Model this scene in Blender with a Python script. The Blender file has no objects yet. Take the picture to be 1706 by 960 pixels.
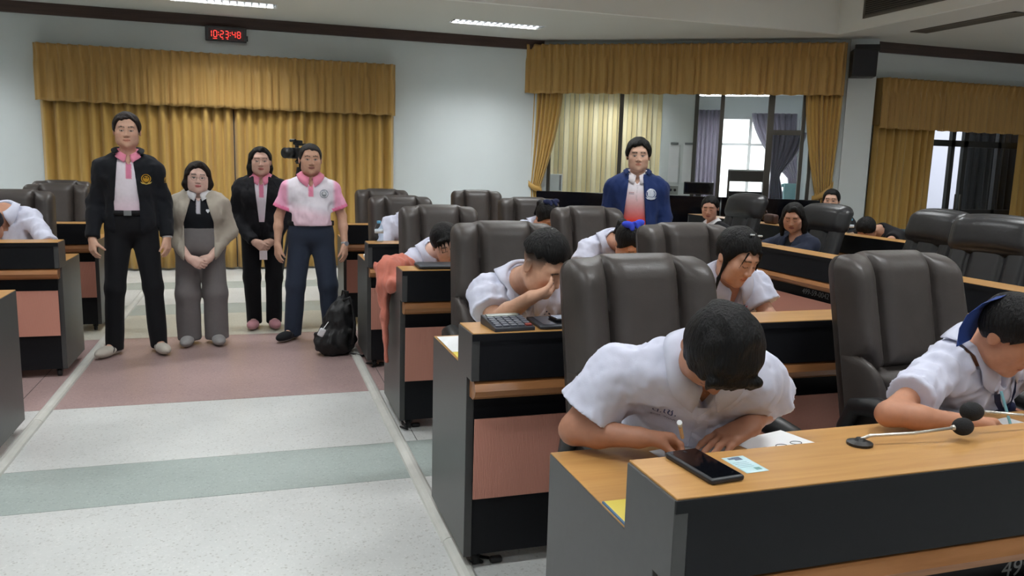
import bpy, bmesh, math, random
import numpy as np
from mathutils import Vector, Matrix
from mathutils.bvhtree import BVHTree

# ------------------------------------------------------------------ camera, world, exposure
scene = bpy.context.scene
COL = scene.collection
CAM_F, CAM_H = 1337.0, 1.54
YAW, PIT, ROL = 0.3101, -0.1548, 0.02658
_fw = np.array([math.sin(YAW)*math.cos(PIT), math.cos(YAW)*math.cos(PIT), math.sin(PIT)])
_r = np.array([math.cos(YAW), -math.sin(YAW), 0.0]); _u = np.cross(_r, _fw)
_r2 = _r*math.cos(ROL)+_u*math.sin(ROL); _u2 = -_r*math.sin(ROL)+_u*math.cos(ROL)
cam_data = bpy.data.cameras.new('camera'); cam = bpy.data.objects.new('camera', cam_data); COL.objects.link(cam)
cam_data.sensor_width = 36.0; cam_data.lens = 36.0*CAM_F/1706.0
cam_data.clip_start = 0.05; cam_data.clip_end = 200
M = Matrix.Identity(4)
for i in range(3):
    M[i][0] = _r2[i]; M[i][1] = _u2[i]; M[i][2] = -_fw[i]
M[2][3] = CAM_H
cam.matrix_world = M
scene.camera = cam

world = bpy.data.worlds.new('overcast_sky'); scene.world = world; world.use_nodes = True
_bg = world.node_tree.nodes['Background']
_bg.inputs[0].default_value = (0.93, 0.96, 1.0, 1); _bg.inputs[1].default_value = 2.2

scene.view_settings.view_transform = 'Standard'
scene.view_settings.look = 'None'
scene.view_settings.gamma = 1.0
scene.view_settings.use_curve_mapping = False
scene.view_settings.exposure = 0.18
LAMP_W = 68.0          # watts of light per ceiling luminaire

_C = np.array([0, 0, CAM_H])
def ray(x, y): return _r2*(x-853)+_u2*(480-y)+_fw*CAM_F
def at_z(x, y, z):                      # photo pixel -> point on a horizontal plane
    d = ray(x, y); return _C+d*(z-CAM_H)/d[2]
def at_y(x, y, Y):                      # photo pixel -> point on a plane of constant depth Y
    d = ray(x, y); return _C+d*Y/d[1]
def at_x(x, y, X):
    d = ray(x, y); return _C+d*X/d[0]
# ------------------------------------------------------------------ helpers
rng = random.Random(7)
PI = math.pi
def lin(c):
    c = c/255.0
    return c/12.92 if c <= 0.04045 else ((c+0.055)/1.055)**2.4
def rgb(r, g, b): return (lin(r), lin(g), lin(b), 1.0)

MATS = {}
def mat(name, col, rough=0.5, metal=0.0, spec=0.5, noise=0.0, nscale=20.0, stretch=(1, 1, 1), bump=0.0, bscale=60.0,
        col2=None, coat=0.0, sheen=0.0, attr=False, emit=None, estr=0.0, trans=0.0, bstretch=None, detail=4.0, subs=0.0):
    if name in MATS: return MATS[name]
    m = bpy.data.materials.new(name); m.use_nodes = True; nt = m.node_tree
    b = nt.nodes['Principled BSDF']
    b.inputs['Base Color'].default_value = col
    b.inputs['Roughness'].default_value = rough; b.inputs['Metallic'].default_value = metal
    b.inputs['Specular IOR Level'].default_value = spec
    b.inputs['Coat Weight'].default_value = coat; b.inputs['Sheen Weight'].default_value = sheen
    b.inputs['Transmission Weight'].default_value = trans
    if subs: b.inputs['Subsurface Weight'].default_value = subs; b.inputs['Subsurface Radius'].default_value = (.012, .005, .003); b.inputs['Subsurface Scale'].default_value = 1.0
    if emit is not None:
        b.inputs['Emission Color'].default_value = emit; b.inputs['Emission Strength'].default_value = estr
    tc = nt.nodes.new('ShaderNodeTexCoord')
    src = None
    if attr:
        a = nt.nodes.new('ShaderNodeAttribute'); a.attribute_name = 'Col'; src = a.outputs['Color']
    if noise > 0 or col2 is not None:
        mp = nt.nodes.new('ShaderNodeMapping'); mp.inputs['Scale'].default_value = stretch
        nt.links.new(tc.outputs['Object'], mp.inputs[0])
        n = nt.nodes.new('ShaderNodeTexNoise'); n.inputs['Scale'].default_value = nscale; n.inputs['Detail'].default_value = detail
        nt.links.new(mp.outputs[0], n.inputs['Vector'])
        if col2 is not None:
            r = nt.nodes.new('ShaderNodeValToRGB'); r.color_ramp.elements[0].position = .35; r.color_ramp.elements[1].position = .65
            r.color_ramp.elements[0].color = col; r.color_ramp.elements[1].color = col2
            nt.links.new(n.outputs['Fac'], r.inputs[0]); nt.links.new(r.outputs[0], b.inputs['Base Color'])
        else:
            mr = nt.nodes.new('ShaderNodeMapRange'); mr.inputs['From Min'].default_value = .3; mr.inputs['From Max'].default_value = .7
            mr.inputs['To Min'].default_value = 1-noise; mr.inputs['To Max'].default_value = 1+noise
            nt.links.new(n.outputs['Fac'], mr.inputs[0])
            mx = nt.nodes.new('ShaderNodeVectorMath'); mx.operation = 'SCALE'
            if src is not None: nt.links.new(src, mx.inputs[0])
            else: mx.inputs[0].default_value = col[:3]
            nt.links.new(mr.outputs[0], mx.inputs['Scale']); nt.links.new(mx.outputs[0], b.inputs['Base Color'])
    elif src is not None:
        nt.links.new(src, b.inputs['Base Color'])
    if bump > 0:
        mp2 = nt.nodes.new('ShaderNodeMapping'); mp2.inputs['Scale'].default_value = bstretch or (1, 1, 1)
        nt.links.new(tc.outputs['Object'], mp2.inputs[0])
        n2 = nt.nodes.new('ShaderNodeTexNoise'); n2.inputs['Scale'].default_value = bscale; n2.inputs['Detail'].default_value = 5
        nt.links.new(mp2.outputs[0], n2.inputs['Vector'])
        bp = nt.nodes.new('ShaderNodeBump'); bp.inputs['Strength'].default_value = bump; bp.inputs['Distance'].default_value = .01
        nt.links.new(n2.outputs['Fac'], bp.inputs['Height']); nt.links.new(bp.outputs[0], b.inputs['Normal'])
    MATS[name] = m
    return m

def glass_mat(name, tint=(1, 1, 1, 1), ior=1.5):
    m = bpy.data.materials.new(name); m.use_nodes = True; nt = m.node_tree
    for n in list(nt.nodes): nt.nodes.remove(n)
    o = nt.nodes.new('ShaderNodeOutputMaterial'); mx = nt.nodes.new('ShaderNodeMixShader')
    t = nt.nodes.new('ShaderNodeBsdfTransparent'); t.inputs[0].default_value = tint
    g = nt.nodes.new('ShaderNodeBsdfGlossy'); g.inputs['Roughness'].default_value = .015
    f = nt.nodes.new('ShaderNodeFresnel'); f.inputs[0].default_value = ior
    ge = nt.nodes.new('ShaderNodeNewGeometry'); mu = nt.nodes.new('ShaderNodeMath'); mu.operation = 'SUBTRACT'; mu.use_clamp = True
    nt.links.new(f.outputs[0], mu.inputs[0]); nt.links.new(ge.outputs['Backfacing'], mu.inputs[1])
    nt.links.new(mu.outputs[0], mx.inputs[0]); nt.links.new(t.outputs[0], mx.inputs[1]); nt.links.new(g.outputs[0], mx.inputs[2])
    nt.links.new(mx.outputs[0], o.inputs[0]); MATS[name] = m
    return m

def mesh(name, V, F, smooth=False, cols=None):
    me = bpy.data.meshes.new(name)
    V = np.asarray(V, dtype=np.float32).reshape(-1, 3)
    if isinstance(F, np.ndarray):
        nf, k = F.shape
        me.vertices.add(len(V)); me.vertices.foreach_set('co', V.ravel())
        me.loops.add(nf*k); me.loops.foreach_set('vertex_index', F.astype(np.int32).ravel())
        me.polygons.add(nf); me.polygons.foreach_set('loop_start', np.arange(0, nf*k, k, dtype=np.int32))
        me.update(calc_edges=True); me.validate()
    else:
        me.from_pydata(V.tolist(), [], [list(f) for f in F]); me.update()
    if smooth: me.polygons.foreach_set('use_smooth', [True]*len(me.polygons))
    if cols is not None:
        a = me.color_attributes.new('Col', 'FLOAT_COLOR', 'POINT')
        c = np.ones((len(V), 4), np.float32); c[:, :3] = np.asarray(cols)[:, :3]
        a.data.foreach_set('color', c.ravel())
    return me

def link(name, me, m=None, parent=None, loc=(0, 0, 0), rot=(0, 0, 0)):
    o = bpy.data.objects.new(name, me); COL.objects.link(o)
    if m is not None and me is not None and len(me.materials) == 0: me.materials.append(m)
    o.location = loc; o.rotation_euler = rot
    if parent is not None: o.parent = parent
    return o
def tag(o, label, cat, group=None):
    o['label'] = label; o['category'] = cat
    if group: o['group'] = group
    return o
def thing(name, label, cat, loc=(0, 0, 0), rz=0.0, group=None):
    o = bpy.data.objects.new(name, None); COL.objects.link(o); o.empty_display_size = .05
    o.location = loc; o.rotation_euler = (0, 0, rz)
    return tag(o, label, cat, group)
def struct(o, label=None):
    o['kind'] = 'structure'
    if label: o['label'] = label
    return o
def copy_tree(o, parent=None):
    c = o.copy(); COL.objects.link(c); c.parent = parent
    for ch in [x for x in bpy.data.objects if x.parent == o]: copy_tree(ch, c)
    return c

class MB:
    """collects simple solids into one mesh"""
    def __init__(s): s.V = []; s.F = []
    def add(s, V, F):
        n = len(s.V); s.V += [tuple(v) for v in V]; s.F += [tuple(i+n for i in f) for f in F]; return s
    def box(s, x0, x1, y0, y1, z0, z1):
        V = [(x, y, z) for z in (z0, z1) for y in (y0, y1) for x in (x0, x1)]
        return s.add(V, [(0, 2, 3, 1), (4, 5, 7, 6), (0, 1, 5, 4), (2, 6, 7, 3), (0, 4, 6, 2), (1, 3, 7, 5)])
    def tube(s, pts, r, n=10, cap=True):
        pts = [Vector(p) for p in pts]; rs = r if isinstance(r, (list, tuple)) else [r]*len(pts)
        V = []; F = []; prev = None
        for i, p in enumerate(pts):
            d = (pts[min(i+1, len(pts)-1)]-pts[max(i-1, 0)]).normalized()
            if prev is None:
                a = d.orthogonal().normalized()
            else:
                a = (prev-d*prev.dot(d)).normalized()
            prev = a; b = d.cross(a)
            for k in range(n):
                t = 2*PI*k/n; V.append(p+(a*math.cos(t)+b*math.sin(t))*rs[i])
        for i in range(len(pts)-1):
            for k in range(n):
                F.append((i*n+k, i*n+(k+1) % n, (i+1)*n+(k+1) % n, (i+1)*n+k))
        if cap: F.append(tuple(range(n-1, -1, -1))); F.append(tuple(range((len(pts)-1)*n, len(pts)*n)))
        return s.add(V, F)
    def lathe(s, prof, n=20, c=(0, 0, 0)):
        V = []; F = []
        for r, z in prof:
            for k in range(n):
                t = 2*PI*k/n; V.append((c[0]+r*math.cos(t), c[1]+r*math.sin(t), c[2]+z))
        for i in range(len(prof)-1):
            for k in range(n): F.append((i*n+k, i*n+(k+1) % n, (i+1)*n+(k+1) % n, (i+1)*n+k))
        F.append(tuple(range(n-1, -1, -1))); F.append(tuple(range((len(prof)-1)*n, len(prof)*n)))
        return s.add(V, F)
    def prism(s, poly, axis, a, b):
        """poly of 2-D points extruded along axis (0,1,2) from a to b"""
        n = len(poly); V = []
        for t in (a, b):
            for p, q in poly:
                V.append({0: (t, p, q), 1: (p, t, q), 2: (p, q, t)}[axis])
        F = [tuple(range(n-1, -1, -1)), tuple(range(n, 2*n))]+[(i, (i+1) % n, n+(i+1) % n, n+i) for i in range(n)]
        return s.add(V, F)
    def obj(s, name, m, parent=None, smooth=False, loc=(0, 0, 0), rot=(0, 0, 0), bevel=0.0, seg=2):
        me = mesh(name, s.V, s.F, smooth)
        bm = bmesh.new(); bm.from_mesh(me)
        bmesh.ops.recalc_face_normals(bm, faces=bm.faces)
        if bevel > 0:
            bmesh.ops.bevel(bm, geom=list(bm.edges), offset=bevel, segments=seg, profile=.6, affect='EDGES', clamp_overlap=True)
        bm.to_mesh(me); bm.free()
        if smooth: me.polygons.foreach_set('use_smooth', [True]*len(me.polygons))
        return link(name, me, m, parent, loc, rot)

def box(name, x0, x1, y0, y1, z0, z1, m, parent=None, bevel=0.0, **k):
    return MB().box(x0, x1, y0, y1, z0, z1).obj(name, m, parent, bevel=bevel, **k)

def rbox_mesh(name, sx, sy, sz, r, n=10, puff=0.0, fn=None):
    """rounded (optionally puffed) cushion: full sizes, radius"""
    V = []; idx = {}; F = []
    def vid(p):
        k = tuple(round(c, 5) for c in p)
        if k not in idx: idx[k] = len(V); V.append(p)
        return idx[k]
    g = np.linspace(-1, 1, n+1)
    for ax in range(3):
        for sg in (-1, 1):
            for i in range(n):
                for j in range(n):
                    q = []
                    for a, b in ((i, j), (i+1, j), (i+1, j+1), (i, j+1)):
                        p = [0, 0, 0]; p[ax] = sg; p[(ax+1) % 3] = g[a]; p[(ax+2) % 3] = g[b]; q.append(vid(tuple(p)))
                    F.append(tuple(q if sg > 0 else q[::-1]))
    P = np.array(V); H = np.array([sx, sy, sz])/2; r = min(r, H.min()*.999)
    # warp the grid so that cells crowd at edges
    Q = np.sign(P)*np.abs(P)**.75*H
    inner = np.clip(Q, -(H-r), H-r); d = Q-inner
    L = np.linalg.norm(d, axis=1, keepdims=True); L[L == 0] = 1
    Q = inner+d/L*r*np.minimum(1, np.max(np.abs(d), axis=1, keepdims=True)/r*1.0+0) if False else inner+d/L*r
    if puff:
        u = P
        f = np.stack([(1-u[:, 1]**2)*(1-u[:, 2]**2), (1-u[:, 0]**2)*(1-u[:, 2]**2), (1-u[:, 0]**2)*(1-u[:, 1]**2)], 1)
        Q = Q+np.sign(P)*(np.abs(P) > .999)*f*puff
    if fn is not None: Q = fn(Q)
    return mesh(name, Q, F, True)

def text_obj(name, txt, size, m, parent=None, loc=(0, 0, 0), rot=(0, 0, 0), ext=.0006, align='CENTER', shear=0.0):
    cu = bpy.data.curves.new(name, 'FONT'); cu.body = txt; cu.size = size; cu.align_x = align; cu.align_y = 'CENTER'; cu.extrude = ext; cu.shear = shear
    cu.resolution_u = 3
    tmp = bpy.data.objects.new(name+'_t', cu); COL.objects.link(tmp)
    dg = bpy.context.evaluated_depsgraph_get(); me = bpy.data.meshes.new_from_object(tmp.evaluated_get(dg))
    bpy.data.objects.remove(tmp); bpy.data.curves.remove(cu)
    me.materials.clear(); me.name = name
    return link(name, me, m, parent, loc, rot)
# ------------------------------------------------------------------ materials of the room
M_WALL = mat('wall_paint', rgb(214, 221, 222), .75, noise=.03, nscale=1.2, bump=.03, bscale=120)
M_CEIL = mat('ceiling_paint', rgb(205, 206, 200), .85, noise=.02, nscale=.8)
M_TRIM = mat('dark_wood_trim', rgb(62, 44, 38), .45, noise=.25, nscale=6, stretch=(.4, 6, 6))
M_CURT = mat('gold_curtain_cloth', rgb(192, 154, 80), .5, noise=.10, nscale=3, stretch=(6, 6, .25), sheen=.25, bump=.05, bscale=300)
M_VAL = mat('gold_valance_cloth', rgb(182, 144, 80), .55, noise=.10, nscale=3, stretch=(6, 6, .3), sheen=.2, bump=.05, bscale=300)
M_BLK = mat('black_plastic', rgb(24, 24, 26), .4)
M_WHITE = mat('white_enamel', rgb(225, 228, 228), .4)
M_ALU = mat('dark_aluminium', rgb(92, 88, 82), .4, metal=.6)
GLASS = glass_mat('window_glass', (.98, .99, .985, 1))

def terrazzo(name, c, dark, light):
    m = bpy.data.materials.new(name); m.use_nodes = True; nt = m.node_tree; b = nt.nodes['Principled BSDF']
    tc = nt.nodes.new('ShaderNodeTexCoord')
    v = nt.nodes.new('ShaderNodeTexVoronoi'); v.inputs['Scale'].default_value = 130
    nt.links.new(tc.outputs['Object'], v.inputs['Vector'])
    sp = nt.nodes.new('ShaderNodeSeparateColor'); nt.links.new(v.outputs['Color'], sp.inputs[0])
    r = nt.nodes.new('ShaderNodeValToRGB'); e = r.color_ramp.elements
    e[0].position = 0; e[0].color = dark; e[1].position = 1; e[1].color = light
    a = e.new(.10); a.color = c; a = e.new(.85); a.color = c
    nt.links.new(sp.outputs[0], r.inputs[0])
    n = nt.nodes.new('ShaderNodeTexNoise'); n.inputs['Scale'].default_value = 1.6; n.inputs['Detail'].default_value = 6
    nt.links.new(tc.outputs['Object'], n.inputs['Vector'])
    mr = nt.nodes.new('ShaderNodeMapRange'); mr.inputs['From Min'].default_value = .3; mr.inputs['From Max'].default_value = .7
    mr.inputs['To Min'].default_value = .90; mr.inputs['To Max'].default_value = 1.07
    nt.links.new(n.outputs['Fac'], mr.inputs[0])
    s = nt.nodes.new('ShaderNodeVectorMath'); s.operation = 'SCALE'
    nt.links.new(r.outputs[0], s.inputs[0]); nt.links.new(mr.outputs[0], s.inputs['Scale'])
    nt.links.new(s.outputs[0], b.inputs['Base Color'])
    b.inputs['Roughness'].default_value = .32; b.inputs['Specular IOR Level'].default_value = .35
    return m
T_WHITE = terrazzo('terrazzo_white', rgb(198, 200, 198), rgb(172, 172, 168), rgb(208, 209, 207))
T_CREAM = terrazzo('terrazzo_cream', rgb(190, 189, 177), rgb(168, 166, 152), rgb(202, 201, 190))
T_GREEN = terrazzo('terrazzo_green', rgb(160, 170, 166), rgb(142, 150, 148), rgb(172, 182, 178))
T_RED = terrazzo('terrazzo_red', rgb(164, 141, 138), rgb(142, 118, 116), rgb(178, 155, 152))

BACK_Y, CEIL_Z, X0R, X1R, Y0R = 11.6, 3.33, -7.5, 13.0, -5.0
W2A = np.array([3.938, 11.757]); W2E = np.array([.862, -.507]); W2N = np.array([-.507, -.862])
W2_RZ = math.atan2(-.507, .862)
W3_Y = 9.5
# ---- floor: terrazzo bands with thin dividers
fl = box('floor', X0R, X1R, Y0R, 14.8, -.12, -.012, T_WHITE); struct(fl, 'terrazzo floor in white, green and red bands')
bands = [(Y0R, 3.712, T_WHITE), (3.712, 4.228, T_GREEN), (4.228, 5.257, T_WHITE), (5.257, 7.23, T_RED), (7.23, 8.28, T_CREAM),
         (8.28, 8.84, T_GREEN), (8.84, 9.87, T_WHITE), (9.87, 10.4, T_GREEN), (10.4, 14.8, T_WHITE)]
for a, b, m in bands:
    box('terrazzo_band', X0R, X1R, a+.002, b-.002, -.012, 0, m, fl)
M_DIV = mat('divider_strip_dark', rgb(60, 60, 58), .5)
box('divider_strip', -1.417, -1.413, 4.23, 7.23, -.002, .0008, M_DIV, fl)
box('divider_strip', .823, .827, 4.23, 7.23, -.002, .0008, M_DIV, fl)
# floor cable conduits along the aisle
M_COND = mat('conduit_plastic', rgb(190, 190, 184), .5, noise=.06, nscale=8)
def conduit(x, label):
    prof = [(-.034, 0), (-.03, .012), (-.018, .021), (0, .024), (.018, .021), (.03, .012), (.034, 0)]
    t = thing('floor_conduit', label, 'conduit', (x, 0, 0), 0)
    y = 1.0
    while y < 10.4:
        e = min(y+2.0, 10.4)
        MB().prism([(p, q) for p, q in prof], 1, y, e-.004).obj('duct_length', M_COND, t)
        y = e
conduit(-1.222, 'grey half-round floor cable duct beside the desks near the tall man')
conduit(.727, 'grey half-round floor cable duct beside the students desks and black bag')

# ---- walls
def wall(name, pts, m=M_WALL, z0=0.0, z1=CEIL_Z):
    mb = MB(); mb.prism(pts, 2, z0, z1); return struct(mb.obj(name, m))
wall('wall_back', [(X0R, BACK_Y), (4.205, BACK_Y), (4.205, BACK_Y+.15), (X0R, BACK_Y+.15)])
wall('wall_left', [(X0R-.15, Y0R), (X0R, Y0R), (X0R, BACK_Y), (X0R-.15, BACK_Y)])
wall('wall_front', [(X0R, Y0R-.15), (X1R, Y0R-.15), (X1R, Y0R), (X0R, Y0R)])
wall('wall_right', [(X1R, Y0R), (X1R+.15, Y0R), (X1R+.15, W3_Y), (X1R, W3_Y)])
def w2p(s, t=0.0):                       # wall-2 coords: s along wall, t into the room
    p = W2A+W2E*s+W2N*t; return (p[0], p[1])
S0, S1 = .32, 4.85
def w2box(name, s0, s1, t0, t1, z0, z1, m, parent=None, bevel=0):
    mb = MB(); mb.prism([w2p(s0, t0), w2p(s1, t0), w2p(s1, t1), w2p(s0, t1)], 2, z0, z1)
    return mb.obj(name, m, parent, bevel=bevel)
WALL2 = struct(w2box('wall_diagonal', .30, 4.56, -.12, 0, 0, 1.09, M_WALL))
w2box('wall_section', .30, 4.56, -.12, 0, 2.72, CEIL_Z, M_WALL, WALL2)
w2box('wall_section', .25, .32, -.12, 0, 1.09, 2.72, M_WALL, WALL2)
w2box('wall_section', 4.12, 4.56, -.12, 0, 1.09, 2.72, M_WALL, WALL2)
w2box('column', 4.50, 4.86, -.30, .06, 0, CEIL_Z, M_WALL, WALL2)
c0 = w2p(4.86, -.1)
WX0 = c0[0]-.05
# wall 3, with an opening for the dark glazed doors
W3 = struct(box('wall_rear_right', WX0-.1, 8.62, W3_Y, W3_Y+.15, 0, CEIL_Z, M_WALL))
box('wall_section', 8.62, 11.6, W3_Y, W3_Y+.15, 2.45, CEIL_Z, M_WALL, W3)
box('wall_section', 11.6, X1R, W3_Y, W3_Y+.15, 0, CEIL_Z, M_WALL, W3)
# ---- ceiling: low border with a raised coffer
CX1, CY1, CX0, CY0 = 7.35, 9.17, -5.2, -3.5
COFZ = 3.78
LAMPX = (-3.74, -.335, 3.07); LAMPY = 10.51
cl = struct(box('ceiling', X0R-.2, X1R+.2, CY1+.06, 9.65, CEIL_Z, CEIL_Z+.1, M_CEIL))
box('ceiling_panel', X0R-.2, 8.3, 9.65, LAMPY-.152, CEIL_Z, CEIL_Z+.1, M_CEIL, cl)
box('ceiling_panel', X0R-.2, 8.3, LAMPY+.152, 11.9, CEIL_Z, CEIL_Z+.1, M_CEIL, cl)
_e = [X0R-.2]+[q for x in LAMPX for q in (x-.632, x+.632)]+[8.3]
for a, b in zip(_e[::2], _e[1::2]): box('ceiling_panel', a, b, LAMPY-.152, LAMPY+.152, CEIL_Z, CEIL_Z+.1, M_CEIL, cl)
box('ceiling_panel', CX1+.06, X1R+.2, Y0R, CY1+.06, CEIL_Z, CEIL_Z+.1, M_CEIL, cl)
box('ceiling_panel', X0R-.2, CX0-.06, Y0R, CY1+.06, CEIL_Z, CEIL_Z+.1, M_CEIL, cl)
box('ceiling_panel', CX0-.06, CX1+.06, Y0R, CY0-.06, CEIL_Z, CEIL_Z+.1, M_CEIL, cl)
M_COF = mat('coffer_paint', rgb(228, 230, 226), .8)
box('coffer_ceiling', CX0-.1, CX1+.1, CY0-.1, CY1+.1, COFZ, COFZ+.1, M_COF, cl)
box('coffer_side', CX0-.06, CX1+.06, CY1, CY1+.06, CEIL_Z, COFZ, M_COF, cl)
box('coffer_side', CX1, CX1+.06, CY0, CY1, CEIL_Z, COFZ, M_COF, cl)
box('coffer_side', CX0-.06, CX0, CY0, CY1, CEIL_Z, COFZ, M_COF, cl)
box('coffer_side', CX0, CX1, CY0-.06, CY0, CEIL_Z, COFZ, M_COF, cl)
# ---- crown trim
def crown(name, x0, x1, y):
    mb = MB(); mb.prism([(y, 3.195), (y-.03, 3.2), (y-.045, 3.24), (y-.06, 3.29), (y-.07, CEIL_Z), (y, CEIL_Z)], 0, x0, x1)
    return struct(mb.obj(name, M_TRIM), 'dark wooden crown moulding under the ceiling')
crown('trim_1', X0R, 4.1, BACK_Y)
crown('trim_2', WX0+.12, X1R, W3_Y)
M_BASEB = mat('baseboard_white', rgb(214, 214, 208), .5)
struct(box('baseboard_back', X0R, 4.1, BACK_Y-.02, BACK_Y, 0, .035, M_BASEB))

# ---- ceiling luminaires (each lamp carries its own light)
M_TUBE = mat('lit_fluorescent_tube', (1, 1, 1, 1), emit=(1, .985, .95, 1), estr=14)
M_REFL = mat('lamp_reflector', rgb(120, 122, 124), .35, metal=.6)
def luminaire(x, y, z, label, rz=0.0, watts=LAMP_W, spread=180):
    t = thing('ceiling_lamp', label, 'ceiling lamp', (x, y, z), rz, 'fluorescent ceiling lamps')
    L, W = 1.26, .30
    mb = MB(); mb.box(-L/2, L/2, -W/2, W/2, .088, .095)
    for sx in (-1, 1): mb.box(min(sx*L/2, sx*(L/2-.012)), max(sx*L/2, sx*(L/2-.012)), -W/2, W/2, -.004, .09)
    for sy in (-1, 1): mb.box(-L/2, L/2, min(sy*W/2, sy*(W/2-.012)), max(sy*W/2, sy*(W/2-.012)), -.004, .09)
    mb.obj('housing', M_WHITE, t)
    for sy in (-.07, .07): MB().tube([(-.58, sy, .06), (.58, sy, .06)], .014, 10).obj('tube', M_TUBE, t)
    n = 15
    lv = MB()
    for i in range(n):
        xx = -L/2+L*(i+.5)/n; lv.prism([(xx-.002, 0), (xx+.002, 0), (xx+.017, .034), (xx-.017, .034)], 1, -W/2+.012, W/2-.012)
    lv.box(-L/2, L/2, -.002, .002, 0, .04)
    lv.obj('louvre', M_REFL, t)
    ld = bpy.data.lights.new('lamp_light', 'AREA'); ld.shape = 'RECTANGLE'; ld.size = 1.2; ld.size_y = .24; ld.energy = watts
    ld.color = (.955, .985, 1.0); ld.spread = math.radians(spread); lo = bpy.data.objects.new('lamp_light', ld); COL.objects.link(lo); lo.parent = t; lo.location = (0, 0, .04)
    return t
luminaire(LAMPX[0], LAMPY, CEIL_Z+.003, 'added louvred fill lamp out of view, brightening the wall beyond the gold valance', 0, LAMP_W*.7, 110)  # extra lamp out of view, added to brighten the left wall
luminaire(LAMPX[1], LAMPY, CEIL_Z+.003, 'louvred fluorescent ceiling lamp above the red digital clock', 0, LAMP_W*.7, 110)
luminaire(LAMPX[2], LAMPY, CEIL_Z+.003, 'louvred fluorescent ceiling lamp near the windowed corner', 0, LAMP_W*.7, 110)
for i in range(4):
    for j in range(4):
        luminaire(-3.6+3.1*i, -1.0+2.9*j, COFZ-.096, 'louvred fluorescent lamp in the raised ceiling coffer')

for j, nm in enumerate(('front', 'middle', 'rear')):  # extra lamps outside the view, added to lift the dim right side
    luminaire(9.7, .6+2.7*j, CEIL_Z-.096, 'added out-of-view fill lamp under the low ceiling over the side wing, %s one' % nm, PI/2)
# ---- air vents
M_VENT = mat('vent_metal', rgb(105, 100, 92), .5, metal=.3)
def vent(label, loc, rot, L, W, n):
    t = thing('air_vent', label, 'vent', loc); t.rotation_euler = rot
    mb = MB(); f = .03
    mb.box(-L/2, L/2, -W/2, -W/2+f, -.012, .004); mb.box(-L/2, L/2, W/2-f, W/2, -.012, .004)
    mb.box(-L/2, -L/2+f, -W/2, W/2, -.012, .004); mb.box(L/2-f, L/2, -W/2, W/2, -.012, .004)
    mb.obj('frame', M_VENT, t)
    box('duct_back', -L/2+f, L/2-f, -W/2+f, W/2-f, .0, .004, M_BLK, t)
    me = None
    for i in range(n):
        yy = -W/2+f+(W-2*f)*(i+.5)/n
        o = MB().prism([(yy-.008, -.010), (yy-.005, -.011), (yy+.006, -.001), (yy+.003, 0)], 0, -L/2+f, L/2-f).obj('slat', M_VENT, t)
v0, v1 = at_z(1510, 53, CEIL_Z), at_z(1692, 30, CEIL_Z)
vent('long grey air vent set flat in the low ceiling', (8.12, 7.85, CEIL_Z), (0, 0, PI/2-.0), 1.5, .26, 7)
va, vb = at_x(1468, 18, CX1), at_x(1592, -12, CX1)
vent('dark slatted air grille on the coffer side', (CX1-.002, (va[1]+vb[1])/2, 3.58), (PI/2, 0, PI/2), abs(va[1]-vb[1])+.6, .26, 8)

# ---- curtains
def pleat_sheet(name, w, z0, z1, n, amp, m, parent, header=0.0, tie=None, seed=0, loc=(0, 0, 0), rz=0, nz=16, wav=.0):
    """pleated cloth; x 0..w, folds in y; header = height of the pinch-pleat band; tie=(z, x target, width) gathers it"""
    r = random.Random(seed); k = 10; nx = n*k+1
    off = [r.uniform(-.18, .18) for _ in range(n+2)]; am = [r.uniform(.7, 1.25) for _ in range(n+2)]
    V = []; zs = [z1-(z1-z0)*(j/nz) for j in range(nz+1)]
    if header:
        zs = [z1-header*q for q in (0, .15, .35, .55, .7, .8, .9, 1.0, 1.15, 1.35)]+[z1-header*1.35-(z1-z0-header*1.35)*q/10 for q in range(1, 11)]
    for j, z in enumerate(zs):
        for i in range(nx):
            q = i/k; c = int(q); f = q-c; sgm = .5-.5*math.cos(2*PI*f)
            if header:
                h = (z1-z)/header
                pin = max(0.0, sgm)**(5 if h > .35 else 2.2)
                top = amp*(.8+.5*math.exp(-((h-.0)/.45)**2))*pin
                f2 = (q*1.0+.18*math.sin(q*2.3+seed)) % 1.0
                low = amp*(.62*(.5-.5*math.cos(2*PI*f2))+.3*(.5-.5*math.cos(4*PI*f2+1.1)))*am[c]
                b = min(1, max(0, (h-.75)/.6)); y = top*(1-b)+low*b
                if .7 < h < 1.0: y *= .75
                x = w*q/n
            else:
                y = amp*(sgm**.8)*am[c]+amp*.15*math.sin(5*q+z*1.3+seed)
                x = w*(q+off[c]*sgm*.35)/n
            zz = z
            if header and j == len(zs)-1: zz = z+.006*math.sin(q*3.1)+wav*math.sin(q*.37+1)
            if tie:
                tz, tx, tw = tie
                if z > tz: g = ((z1-z)/(z1-tz))**1.6
                else: g = 1-.55*((tz-z)/max(.01, tz-z0))**.7
                x = x*(1-g)+(tx+(x/w-.5)*tw)*g; y = y*(1-.35*g)+g*.02
            V.append((x, -y, zz))
    F = [(j*nx+i, j*nx+i+1, (j+1)*nx+i+1, (j+1)*nx+i) for j in range(len(zs)-1) for i in range(nx-1)]
    me = mesh(name, V, F, True)
    bm = bmesh.new(); bm.from_mesh(me); g = bmesh.ops.solidify(bm, geom=list(bm.faces), thickness=.004)
    bm.to_mesh(me); bm.free(); me.polygons.foreach_set('use_smooth', [True]*len(me.polygons))
    return link(name, me, m, parent, loc, (0, 0, rz))
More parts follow.
